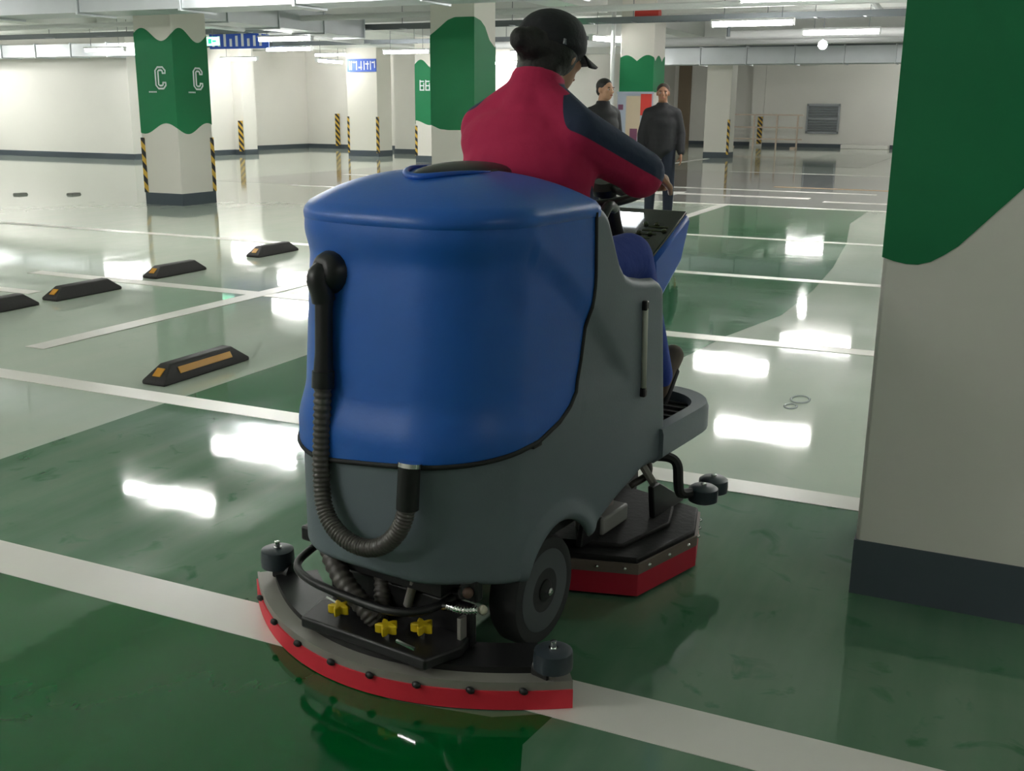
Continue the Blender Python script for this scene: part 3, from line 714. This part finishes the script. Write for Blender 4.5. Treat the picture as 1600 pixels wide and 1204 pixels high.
MB().tube([(-.26,WHY,WHZ),(.26,WHY,WHZ)],.02,10).build('axle', M_BLACK, SCR, smooth='auto')
FW = MB().lathe([(.06,-.04),(.105,-.035),(.11,0),(.105,.035),(.06,.04)],28,Matrix.Rotation(R(90),3,'Y'),(0,1.25,.11)).build('front_wheel', M_TYRE, SCR, smooth='auto')
MB().bx(-.06,.06,1.2,1.3,.21,.36).build('front_fork', M_BLACK, SCR, bevel=.01)

# brush deck
dk = [(-.30,.60),(.15,.575),(.375,.665),(.43,.96),(.36,1.15),(.0,1.22),(-.36,1.15),(-.43,.96),(-.375,.665)]
def scale_poly(p, f, c=(0,.9)): return [(c[0]+(x-c[0])*f, c[1]+(y-c[1])*f) for x,y in p]
DECK = MB().prism(scale_poly(dk,.985),.105,.128).prism(scale_poly(dk,.80),.12,.14).build('brush_deck', M_PLATB, SCR, bevel=.006)
def ringwall(poly, f0, f1, z0, z1):
    a = scale_poly(poly,f1); b = scale_poly(poly,f0); n = len(a); m = MB()
    vs = [(x,y,z0) for x,y in a]+[(x,y,z1) for x,y in a]+[(x,y,z1) for x,y in b]+[(x,y,z0) for x,y in b]
    fs = []
    for i in range(n):
        j = (i+1)%n
        for q in range(4): fs.append((q*n+i,q*n+j,((q+1)%4)*n+j,((q+1)%4)*n+i))
    return m.add(vs,fs)
ringwall(dk,.98,1.0,.012,.085).build('rubber_skirt', M_REDD, DECK)
ringwall(dk,.985,1.004,.080,.112).build('skirt_band', mat('taupe_band', rgb(120,106,98), .5), DECK)
per = scale_poly(dk,1.006); pr = None
for i in range(len(per)):
    a, b_ = per[i], per[(i+1)%len(per)]
    for k in (1,2,3):
        x = a[0]+(b_[0]-a[0])*(k-.5)/3; y = a[1]+(b_[1]-a[1])*(k-.5)/3
        if pr is None: pr = MB().ell((0,0,0),(.008,.008,.006),seg=8,rings=5).build('band_bolt', M_CHROME, DECK, smooth=True, loc=(x,y,.097))
        else: q = pr.copy(); COL.objects.link(q); q.parent = DECK; q.location = (x,y,.097)
MB().box((.17,.82,.165),(.10,.17,.055)).build('motor_cover', mat('motor_grey', rgb(150,150,146), .5), DECK, bevel=.008)
MB().lathe([(.035,0),(.035,.03),(.02,.04),(0,.04)],14,None,(.15,.86,.19)).build('motor_cap', mat('cap_pink', rgb(170,150,150), .5), DECK, smooth='auto')
MB().prism([(.95,.14),(1.18,.13),(1.16,.15),(.98,.25),(.93,.25)],.27,.29,'x').build('lift_arm', M_BLACK, DECK, bevel=.004)
MB().prism([(.62,.14),(.86,.13),(.84,.15),(.70,.22),(.64,.22)],.19,.21,'x').build('lift_arm', M_BLACK, DECK, bevel=.004)
MB().tube([(.27,.98,.24),(.2,.95,.36)],.013,8).build('lift_link', M_ALU, DECK, smooth='auto')
MB().tube([(.18,.68,.20),(.15,.72,.34)],.013,8).build('lift_link', M_ALU, DECK, smooth='auto')
MB().tube(catmull([(.12,.97,.40),(.2,1.02,.33),(.24,1.0,.27),(.2,.95,.23)],6),.012,8).build('feed_hose', M_HOSE, SCR, smooth=True)
MB().box((.2,.98,.32),(.04,.04,.05)).build('valve_block', mat('brass', rgb(168,140,84), .4, metal=.6), SCR, bevel=.004)
# front side bumper rollers
BR = MB().tube(catmull([(.28,.93,.352),(.33,.95,.35),(.355,.955,.33),(.36,.96,.27),(.365,.97,.235),(.38,1.03,.222)],6),.016,8).build('bumper_bracket', M_BLKMAT, SCR, smooth='auto')
for p in ((.405,1.055,.188),(.40,1.15,.188)):
    w = MB().lathe([(.034,0),(.046,.006),(.047,.026),(.046,.046),(.036,.053),(0,.054)],20,None,p).build('bumper_roller', M_ROLL, BR, smooth='auto')
    MB().lathe([(.01,0),(.01,.008),(0,.01)],8,None,(p[0],p[1],p[2]+.054)).build('roller_bolt', M_CHROME, w)
# hoses on the rear
HP = lambda x,z,d=.0: None
path = catmull([(-.118,-.07,.98),(-.113,-.085,.90),(-.110,-.092,.82),(-.110,-.10,.75),(-.110,-.110,.63),(-.108,-.120,.52),(-.085,-.135,.44),(-.035,-.145,.395),(.035,-.148,.378),(.10,-.148,.395),(.145,-.14,.44),(.163,-.13,.50),(.165,-.125,.57)],26)
rad = [.0205+.0022*math.sin(i*1.85) for i in range(len(path))]
i0 = 26*3
HOSE = MB().tube(path[i0-4:],rad[i0-4:],14).build('drain_hose', M_HOSE, SCR, smooth=True)
MB().tube([(-.12,-.07,.985),(-.115,-.082,.92),(-.111,-.092,.82),(-.110,-.099,.745)],[.024,.021,.021,.0255],14).build('hose_cuff', M_BLACK, HOSE, smooth='auto')
MB().tube([(-.110,-.097,.775),(-.110,-.101,.735)],.027,14).build('cuff_collar', M_BLACK, HOSE, smooth='auto')
MB().tube([(.163,-.128,.495),(.166,-.122,.60)],[.027,.026],14).build('hose_cuff', M_BLACK, HOSE, smooth='auto')
MB().tube([(.166,-.122,.595),(.166,-.120,.605)],.0285,14).build('cuff_ring', M_CHROME, HOSE, smooth='auto')
EL = MB().lathe([(.05,-.03),(.052,.0),(.05,.02),(.04,.035),(.03,.04),(0,.042)],18,rotto((-.3,-.95,.1)),(-.115,-.045,1.005)).build('hose_elbow', M_BLACK, SCR, smooth='auto')
MB().tube(catmull([(-.122,-.07,1.01),(-.125,-.086,.995),(-.12,-.082,.965),(-.118,-.078,.94)],5),.028,12).build('elbow_spout', M_BLACK, EL, smooth='auto')

# squeegee assembly
SQ0 = -.165
def sq_y(x): return SQ0+.235*(x/.54)**2*1.0
def arc_pts(n, x0=-.565, x1=.505, dy=0.): return [(x0+(x1-x0)*i/n-.0, sq_y((x0+(x1-x0)*i/n)+.02)+dy) for i in range(n+1)]
def arcwall(d0, d1, z0, z1, n=40, x0=-.565, x1=.505, tilt=0.):
    pts = arc_pts(n,x0,x1); m = MB(); vs = []
    for i,(x,y) in enumerate(pts):
        a = pts[max(0,i-1)]; b_ = pts[min(n,i+1)]; t = Vector((b_[0]-a[0],b_[1]-a[1])).normalized(); nx,ny = t.y,-t.x
        for d_,z in ((d0,z0),(d0+tilt,z1),(d1+tilt,z1),(d1,z0)): vs.append((x+nx*d_,y+ny*d_,z))
    fs = [(i*4+q,(i+1)*4+q,(i+1)*4+(q+1)%4,i*4+(q+1)%4) for i in range(n) for q in range(4)]
    fs += [(0,1,2,3),(n*4+3,n*4+2,n*4+1,n*4)]
    return m.add(vs,fs)
SQ = arcwall(-.17,-.05,.070,.088,40,-.51,.45).build('squeegee', M_BLACK, SCR, smooth='auto')
arcwall(-.012,.0,.004,.052).build('blade', M_RED, SQ, smooth='auto')
arcwall(-.09,-.006,.060,.072,40).build('backing_strip', M_ALU, SQ, smooth='auto')
arcwall(-.010,-.004,.045,.074,40).build('backing_flange', M_ALU, SQ, smooth='auto')
pr = None
ap = arc_pts(80)
for i in (8,18,28,38,47,56,65,73):
    x,y = ap[i]; a = ap[i-1]; b_ = ap[i+1]; t = Vector((b_[0]-a[0],b_[1]-a[1])).normalized()
    p = (x+t.y*.003,y-t.x*.003,.055)
    if pr is None: pr = MB().ell((0,0,0),(.013,.008,.009),seg=8,rings=6).build('clamp_bolt', M_BLACK, SQ, smooth=True, loc=p)
    else: q = pr.copy(); COL.objects.link(q); q.parent = SQ; q.location = p
# centre carrier
MB().prism([(-.20,-.12),(.20,-.12),(.235,-.02),(.21,.08),(-.19,.08),(-.225,-.02)],.088,.118).build('carrier_plate', M_BLACK, SQ, bevel=.006)
MB().bx(-.23,.23,.03,.055,.088,.20).build('carrier_bracket', M_BLACK, SQ, bevel=.006)
def star(x, y, z):
    pts = []
    for i in range(20):
        a = 2*PI*i/20; r = .022+.009*math.cos(5*a); pts.append((x+r*math.cos(a),y+r*math.sin(a)))
    k = MB().prism(pts,z,z+.024).build('star_knob', M_YEL, SQ, bevel=.003)
    MB().lathe([(.006,-.03),(.006,.0)],8,None,(x,y,z)).build('knob_stud', M_CHROME, k)
for x,y in ((-.112,-.068),(.055,-.082),(.125,-.03)): star(x,y,.132)
for x0_,y0_,x1_,y1_ in ((-.20,-.02,-.13,-.035),(.10,-.10,.16,-.105)): MB().tube([(x0_,y0_,.13),(x1_,y1_,.128)],.005,6).build('pin', M_CHROME, SQ, smooth='auto')
for x,y,h in ((.452,.052,.052),(-.505,.105,.058)):
    a = MB().tube([(x*.9,y+.005,.085),(x,y,.085)],.028,10).build('roller_arm', M_BLACK, SQ, smooth='auto')
    w = MB().lathe([(.036,.0),(.047,.004),(.048,.02),(.046,h-.004),(.036,h),(0,h+.001)],24,None,(x,y,.095)).build('end_roller', M_ROLL, SQ, smooth='auto')
    MB().lathe([(.012,0),(.012,.004),(.008,.004),(.008,.02),(0,.022)],10,None,(x,y,.095+h)).build('roller_bolt', M_CHROME, w, smooth='auto')
    MB().lathe([(.007,.0),(.007,.06)],8,None,(x,y-.01,.045)).build('roller_stud', M_ALU, w)
# guard hoop
hoop = catmull([(-.30,.16,.27),(-.315,.08,.225),(-.30,-.02,.205),(-.22,-.07,.2),(-.08,-.085,.195),(.07,-.085,.195),(.15,-.03,.2),(.175,.08,.215),(.17,.18,.24)],8)
MB().tube(hoop,.011,8).build('guard_hoop', M_BLACK, SCR, smooth=True)
hp = catmull([(-.215,.06,.30),(-.20,.0,.26),(-.12,-.035,.20),(-.04,-.045,.15),(-.01,-.03,.11)],18)
MB().tube(hp,[.026+.0022*math.sin(i*1.7) for i in range(len(hp))],14).build('vacuum_hose', M_HOSE, SCR, smooth=True)
hp = catmull([(-.09,.1,.33),(-.08,.07,.25),(-.05,.03,.18),(-.03,.0,.12)],18)
MB().tube(hp,[.022+.002*math.sin(i*1.7) for i in range(len(hp))],12).build('vacuum_hose', M_HOSE, SCR, smooth=True)
for a,b_,r_,m_ in (((-.02,.05,.2),(.12,.02,.26),.02,M_BLACK),((.04,.02,.16),(.07,.01,.24),.012,M_ALU),((.06,.06,.17),(.19,.05,.22),.017,M_BLACK)):
    MB().tube([a,b_],r_,10).build('lift_linkage', m_, SCR, smooth='auto')
MB().box((-.24,.0,.30),(.07,.06,.04)).build('hoop_mount', M_BLACK, SCR, bevel=.006)
MB().box((.245,.01,.265),(.05,.03,.06)).build('skirt_bracket', M_BLACK, SCR, bevel=.006)
MB().ell((.25,-.012,.262),(.014,.014,.014),seg=10,rings=6).build('drain_knob', mat('drain_brown', rgb(96,70,60), .5), SCR, smooth=True)
MB().ell((.285,-.0,.222),(.012,.012,.012),seg=10,rings=6).build('drain_plug', mat('ivory', rgb(206,200,180), .5), SCR, smooth=True)
hp = catmull([(.17,-.0,.20),(.21,-.03,.222),(.25,-.035,.226),(.275,-.01,.223)],16)
MB().tube(hp,[.009+.0025*math.sin(i*1.9) for i in range(len(hp))],10).build('chrome_spring', M_CHROME, SCR, smooth=True)
MB().box((.21,.02,.14),(.012,.03,.07)).box((.2,.015,.10),(.03,.05,.012)).build('hinge_plate', M_ALU, SQ, bevel=.002)

# ================================================================== PEOPLE
def cap_seg(m, a, ra, b, rb, seg=14):
    """closed tapered capsule"""
    a, b = Vector(a), Vector(b); m.ell(a,(ra,)*3,seg=seg,rings=8); m.ell(b,(rb,)*3,seg=seg,rings=8); m.tube([a,b],[ra,rb],seg)
def remesh(m, name, mats, parent, voxel, smooth=6, classify=None):
    me = bpy.data.meshes.new(name); me.from_pydata(m.v,[],m.f)
    bm = bmesh.new(); bm.from_mesh(me); bmesh.ops.remove_doubles(bm, verts=bm.verts, dist=1e-6); bmesh.ops.recalc_face_normals(bm, faces=bm.faces); bm.to_mesh(me); bm.free()
    o = bpy.data.objects.new('tmp', me); COL.objects.link(o)
    r = o.modifiers.new('r','REMESH'); r.mode = 'VOXEL'; r.voxel_size = voxel
    s = o.modifiers.new('s','SMOOTH'); s.iterations = smooth; s.factor = .5
    dg = bpy.context.evaluated_depsgraph_get(); dg.update()
    me2 = bpy.data.meshes.new_from_object(o.evaluated_get(dg)); me2.name = name
    bpy.data.objects.remove(o, do_unlink=True)
    me2.materials.clear()
    for x in (mats if isinstance(mats,(list,tuple)) else [mats]): me2.materials.append(x)
    for p in me2.polygons:
        p.use_smooth = True; p.material_index = classify(p.center) if classify else 0
    ob = bpy.data.objects.new(name, me2); COL.objects.link(ob); ob.parent = parent
    return ob
def seg_dist(p, a, b):
    ab = b-a; t = max(0,min(1,(p-a).dot(ab)/ab.length_squared)); q = a+ab*t; return (p-q).length, q, t
def add_hand(m, wrist, d, palm_n, size=1., curl=.6, side=1):
    """palm + four fingers + thumb; d finger direction, palm_n palm normal (towards the gripped thing)"""
    d = Vector(d).normalized(); pn = Vector(palm_n); pn = (pn-d*pn.dot(d)).normalized(); w = d.cross(pn)*side
    wrist = Vector(wrist); k = size
    for s in (-.026,-.009,.009,.026): cap_seg(m, wrist+d*.012*k+w*s*.6*k, .016*k, wrist+d*.085*k+w*s*k, .0125*k, 10)
    for s, L in ((-.029,.062),(-.010,.072),(.010,.068),(.028,.052)):
        p = wrist+d*.088*k+w*s*k; dd = d.copy()
        for j in range(3):
            ang = curl*(.55+.35*j); dd = (d*math.cos(ang*(j+1)*.75)+pn*math.sin(ang*(j+1)*.75)).normalized()
            q = p+dd*L*k*(.45,.32,.25)[j]; cap_seg(m, p, .0098*k-.0009*j, q, .0092*k-.001*j, 8); p = q
    p = wrist+d*.03*k-w*.03*k; q = p+(d*.6-w*.6+pn*.45).normalized()*.045*k; cap_seg(m,p,.0135*k,q,.011*k,8)
    q2 = q+(d*.8+pn*.6).normalized()*.032*k; cap_seg(m,q,.011*k,q2,.009*k,8)
def add_head(m, c, M, s=1., neck=None):
    """c head centre, M orientation (y forward, z up), ~0.23 tall"""
    c = Vector(c); P = lambda x,y,z: c+M@(Vector((x,y,z))*s)
    m.ell(P(0,-.012,.025),(.076*s,.095*s,.090*s),M); m.ell(P(0,.022,-.035),(.060*s,.068*s,.078*s),M); m.ell(P(0,.05,-.082),(.030*s,.028*s,.024*s),M)
    m.ell(P(0,.05,.0),(.055*s,.045*s,.07*s),M)
    cap_seg(m,P(0,.092,.012),.009*s,P(0,.106,-.022),.013*s,10)                # nose
    for k in (-1,1):
        m.ell(P(k*.012,.098,-.027),(.008*s,.010*s,.007*s),M,10,6)
        m.ell(P(k*.032,.078,.022),(.022*s,.014*s,.009*s),M,10,6)              # brow
        m.ell(P(k*.040,.062,-.02),(.022*s,.024*s,.02*s),M,10,6)               # cheek
        m.ell(P(k*.077,-.008,-.005),(.010*s,.020*s,.032*s),M,10,8)            # ear
    m.ell(P(0,.088,-.050),(.024*s,.012*s,.006*s),M,10,6); m.ell(P(0,.086,-.061),(.020*s,.012*s,.007*s),M,10,6)
    if neck is not None: cap_seg(m,P(0,-.02,-.05),.054*s,neck,.062*s)
def face_details(parent, c, M, s=1.):
    c = Vector(c); P = lambda x,y,z: c+M@(Vector((x,y,z))*s)
    e = MB(); p = MB(); b = MB(); l = MB()
    for k in (-1,1):
        e.ell(P(k*.031,.0845,.004),(.013*s,.008*s,.007*s),M,10,6); p.ell(P(k*.031,.0915,.004),(.0058*s,.003*s,.0058*s),M,8,6)
        b.ell(P(k*.033,.091,.026),(.021*s,.006*s,.004*s),M,8,6)
    l.ell(P(0,.0985,-.055),(.021*s,.004*s,.0065*s),M,10,6)
    e.build('eyes', mat('eye_white', (.7,.68,.65), .3), parent, smooth=True); p.build('pupils', mat('eye_dark', (.015,.01,.008), .2), parent, smooth=True)
    b.build('eyebrows', M_HAIR, parent, smooth=True); l.build('lips', mat('lips', rgb(168,96,88), .5), parent, smooth=True)

# ---- driver, built in the scrubber's own frame
DRV = thing('person', MO, -PSI, 'person in crimson and navy jacket and black cap driving the scrubber', 'person')
V = Vector
neckb = V((0,.695,1.425)); headc = V((.0,.762,1.532)); Mh = Matrix.Rotation(R(-6),3,'Z') @ Matrix.Rotation(R(-10),3,'X')
sh = {1:V((.145,.645,1.315)), -1:V((-.15,.655,1.325))}
el = {1:V((.25,.845,1.212)), -1:V((-.20,.91,1.18))}
wr = {1:V((.180,1.035,1.198)), -1:V((-.180,1.04,1.198))}
hip = {1:V((.095,.68,.905)), -1:V((-.095,.68,.905))}
kn = {1:V((.14,1.0,.945)), -1:V((-.14,1.01,.945))}
an = {1:V((.125,1.27,.515)), -1:V((-.12,1.24,.50))}
b = MB()
b.ell((0,.67,.96),(.15,.10,.14)); b.ell((0,.66,1.12),(.145,.095,.15)); b.ell((0,.67,1.28),(.165,.10,.13)); cap_seg(b,sh[-1],.05,sh[1],.05)
for s in (-1,1):
    cap_seg(b,sh[s],.052,el[s],.042); cap_seg(b,el[s],.042,wr[s],.028)
    cap_seg(b,hip[s],.08,kn[s],.058); cap_seg(b,kn[s],.056,an[s],.04); cap_seg(b,an[s],.04,an[s]+V((0,.09,.02)),.03)
    d = (wr[s]-el[s]).normalized()
    add_hand(b, wr[s]+d*.01, V((-.12*s,.95,-.12)), V((-.25*s,.05,-1)), 1., 1.05, s)
add_head(b, headc, Mh, .94, neckb)
BD = remesh(b, 'body', M_SKIN, DRV, .0065, 3)
face_details(BD, headc, Mh, .94)
j = MB()
j.ell((.01,.65,.99),(.17,.135,.15)); j.ell((.01,.645,1.11),(.188,.150,.17)); j.ell((.0,.635,1.21),(.202,.150,.16)); j.ell((-.015,.64,1.29),(.20,.13,.11))
cap_seg(j,sh[-1]+V((.03,0,.0)),.082,sh[1]-V((.03,0,0)),.082); cap_seg(j,V((0,.65,1.36)),.095,V((0,.685,1.42)),.072)
for s in (-1,1): cap_seg(j,V((.02*s,.665,1.40)),.078,sh[s]+V((0,0,.005)),.072)
for s in (-1,1): cap_seg(j,sh[s],.078,el[s],.065); cap_seg(j,el[s],.065,wr[s]-(wr[s]-el[s]).normalized()*.03,.052); j.ell(el[s]+V((0,-.01,-.012)),(.064,.07,.060))
j.tube([V((0,.66,1.39)),V((0,.69,1.475))],[.086,.074],20)
def jmask(p):
    p = V(p); best = None
    for s in (1,-1):
        for k,(a,c) in enumerate(((sh[s],el[s]),(el[s],wr[s]))):
            dd,q,t = seg_dist(p,a,c)
            if best is None or dd < best[0]: best = (dd,q,t,s,k,a,c)
    dd,q,t,s,k,a,c = best
    ax = (c-a).normalized(); n = V((.2*s,.3,.9)); n = (n-ax*n.dot(ax)).normalized()
    fa = (p-q).dot(n)+(.006 if s > 0 else -.03)
    if k == 1: fa = min(fa,(.86-t)*.25)
    ft = min(p.y-.655,(p.z-1.12)*.4)
    w = 1. if (k == 1 or t > .3) else max(sstep(.09,.17,abs(p.x)), sstep(.1,.3,t))
    if dd > .11: w = 0.
    return min(w*fa+(1-w)*ft, (1.45-p.z)*.5)
JK = remesh(j, 'jacket', M_JRED, DRV, .0075, 8)
at = JK.data.attributes.new('navy','FLOAT','POINT')
at.data.foreach_set('value', [jmask(v.co) for v in JK.data.vertices])
nt = M_JRED.node_tree; an_ = nt.nodes.new('ShaderNodeAttribute'); an_.attribute_name = 'navy'
mrn = nt.nodes.new('ShaderNodeMapRange'); mrn.inputs[1].default_value = -.0012; mrn.inputs[2].default_value = .0012
nt.links.new(an_.outputs['Fac'], mrn.inputs[0])
mxn = nt.nodes.new('ShaderNodeMix'); mxn.data_type = 'RGBA'; mxn.inputs[7].default_value = (*rgb(48,58,84),1)
src = nt.nodes['Principled BSDF'].inputs['Base Color'].links[0].from_socket
nt.links.new(src, mxn.inputs[6]); nt.links.new(mrn.outputs[0], mxn.inputs[0]); nt.links.new(mxn.outputs[2], nt.nodes['Principled BSDF'].inputs['Base Color'])
t_ = MB(); t_.ell((0,.66,.92),(.18,.14,.10))
for s in (-1,1): cap_seg(t_,hip[s],.098,kn[s],.078); cap_seg(t_,kn[s],.078,an[s],.060)
remesh(t_, 'trousers', M_TROU, DRV, .012, 6)
for s in (-1,1):
    f = MB(); hl = an[s]+V((0,-.0,-.05)); to = hl+V((.01*s,.115,.10)) if s > 0 else hl+V((0,.19,-.01))
    cap_seg(f,an[s]+V((0,.0,-.02)),.052,hl,.046); cap_seg(f,hl,.045,to,.038)
    remesh(f,'shoe',M_SHOE,DRV,.008,4)
# hair, bun, cap
h = MB(); P = lambda x,y,z: headc+Mh@(V((x,y,z))*.94)
h.ell(P(0,-.028,.018),(.088,.096,.10),Mh); h.ell(P(0,-.06,-.05),(.07,.055,.06),Mh); h.ell(P(0,-.11,.005),(.05,.045,.045),Mh); h.ell(P(-.01,-.145,.012),(.034,.032,.034),Mh)
cap_seg(h,P(0,-.07,-.06),.05,P(0,-.06,-.10),.04)
remesh(h,'hair',M_HAIR,DRV,.008,4)
c = MB(); c.ell(P(0,-.012,.040),(.095,.110,.082),Mh); c.ell(P(0,-.012,.02),(.097,.112,.035),Mh); c.ell(P(0,.02,.065),(.075,.075,.058),Mh)
CAP = remesh(c,'cap',M_CAP,DRV,.008,5)
def brim(u,v):
    a = (u-.5)*PI*.95; r0_ = .085; x = math.sin(a)*(.082+.012*v); y = .055+math.cos(a)*(.03+.10*v); return P(x,y,.028-.02*v-.05*(x/.09)**2*.6)
MB().grid(brim,17,6).build('cap_peak', M_CAP, CAP, smooth=True, solid=.005)
MB().box(P(.088,-.06,.02),(.004,.02,.014),Mh).build('cap_badge', mat('badge_grey', rgb(120,124,130), .4), CAP)

# ---- standing men
def standing(loc, face_deg, label, height, jacket, trousers, skin, hairmat, arm_out=.03):
    k = height/1.72
    T = thing('person', loc, R(face_deg), label, 'person')
    S = lambda x,y,z: V((x*k,y*k,z*k))
    I = Matrix.Identity(3); hc = S(0,.03,1.60)
    b = MB(); b.ell(S(0,0,.98),(.15*k,.10*k,.12*k)); b.ell(S(0,0,1.14),(.14*k,.095*k,.15*k)); b.ell(S(0,0,1.30),(.17*k,.10*k,.13*k)); cap_seg(b,S(-.15,0,1.36),.045*k,S(.15,0,1.36),.045*k)
    J = {}
    for s in (-1,1):
        a,e,w = S(.17*s,-.01,1.35),S((.215+arm_out)*s,-.02,1.10),S((.22+arm_out*1.2)*s,.06,.86); J[s] = (a,e,w)
        cap_seg(b,a,.05*k,e,.042*k); cap_seg(b,e,.042*k,w,.028*k); add_hand(b,w,(w-e).normalized(),V((-s,.1,0)),1.*k,.35,s)
        hp,kn_,an_ = S(.095*s,0,.93),S(.115*s,.02,.50),S(.12*s,-.02,.09)
        cap_seg(b,hp,.085*k,kn_,.058*k); cap_seg(b,kn_,.056*k,an_,.04*k); J[s] += (hp,kn_,an_)
    add_head(b,hc,I,k,S(0,-.01,1.42))
    BD = remesh(b,'body',skin,T,.008,3); face_details(BD,hc,I,k)
    j = MB(); j.ell(S(0,0,.92),(.195*k,.135*k,.12*k)); j.ell(S(0,0,1.05),(.195*k,.135*k,.16*k)); j.ell(S(0,0,1.22),(.205*k,.14*k,.17*k)); j.ell(S(0,0,1.34),(.20*k,.12*k,.10*k)); cap_seg(j,S(-.14,0,1.36),.075*k,S(.14,0,1.36),.075*k); cap_seg(j,S(0,0,1.42),.07*k,S(.13,0,1.37),.07*k); cap_seg(j,S(0,0,1.42),.07*k,S(-.13,0,1.37),.07*k)
    j.tube([S(0,0,1.40),S(0,.0,1.49)],[.095*k,.072*k],18)
    for s in (-1,1): a,e,w = J[s][:3]; cap_seg(j,a,.078*k,e,.064*k); cap_seg(j,e,.064*k,w+(e-w).normalized()*.02*k,.05*k)
    j.ell(S(0,0,1.13),(.198*k,.135*k,.2*k)); j.ell(S(0,0,.98),(.196*k,.135*k,.2*k)); remesh(j,'jacket',jacket,T,.011,12)
    t_ = MB(); t_.ell(S(0,0,.93),(.165*k,.125*k,.10*k))
    for s in (-1,1): hp,kn_,an_ = J[s][3:]; cap_seg(t_,hp,.098*k,kn_,.076*k); cap_seg(t_,kn_,.076*k,an_+S(0,0,.02),.062*k)
    remesh(t_,'trousers',trousers,T,.012,5)
    for s in (-1,1):
        an_ = J[s][5]; f = MB(); cap_seg(f,S(.12*s,-.03,.05),.048*k,S(.135*s,.16,.04),.038*k); cap_seg(f,an_,.045*k,S(.12*s,0,.05),.045*k)
        sh_ = remesh(f,'shoe',M_SOLE,T,.01,3)
    h = MB(); h.ell(hc+S(0,-.022,.042),(.083*k,.096*k,.083*k)); h.ell(hc+S(0,-.055,-.01),(.07*k,.055*k,.06*k))
    remesh(h,'hair',hairmat,T,.008,3)
    return T
standing((-4.05,13.3,0), 197, 'standing man in dark jacket and jeans right of the jacketed arm', 1.72, M_JBLK, M_JEAN, M_SKIND, mat('cropped_hair', rgb(60,48,42), .7))
standing((-4.03,11.05,0), 243, 'dark haired man mostly hidden behind the driver shoulder', 1.715, M_JBLK, M_JEAN, M_SKIN, M_HAIR)
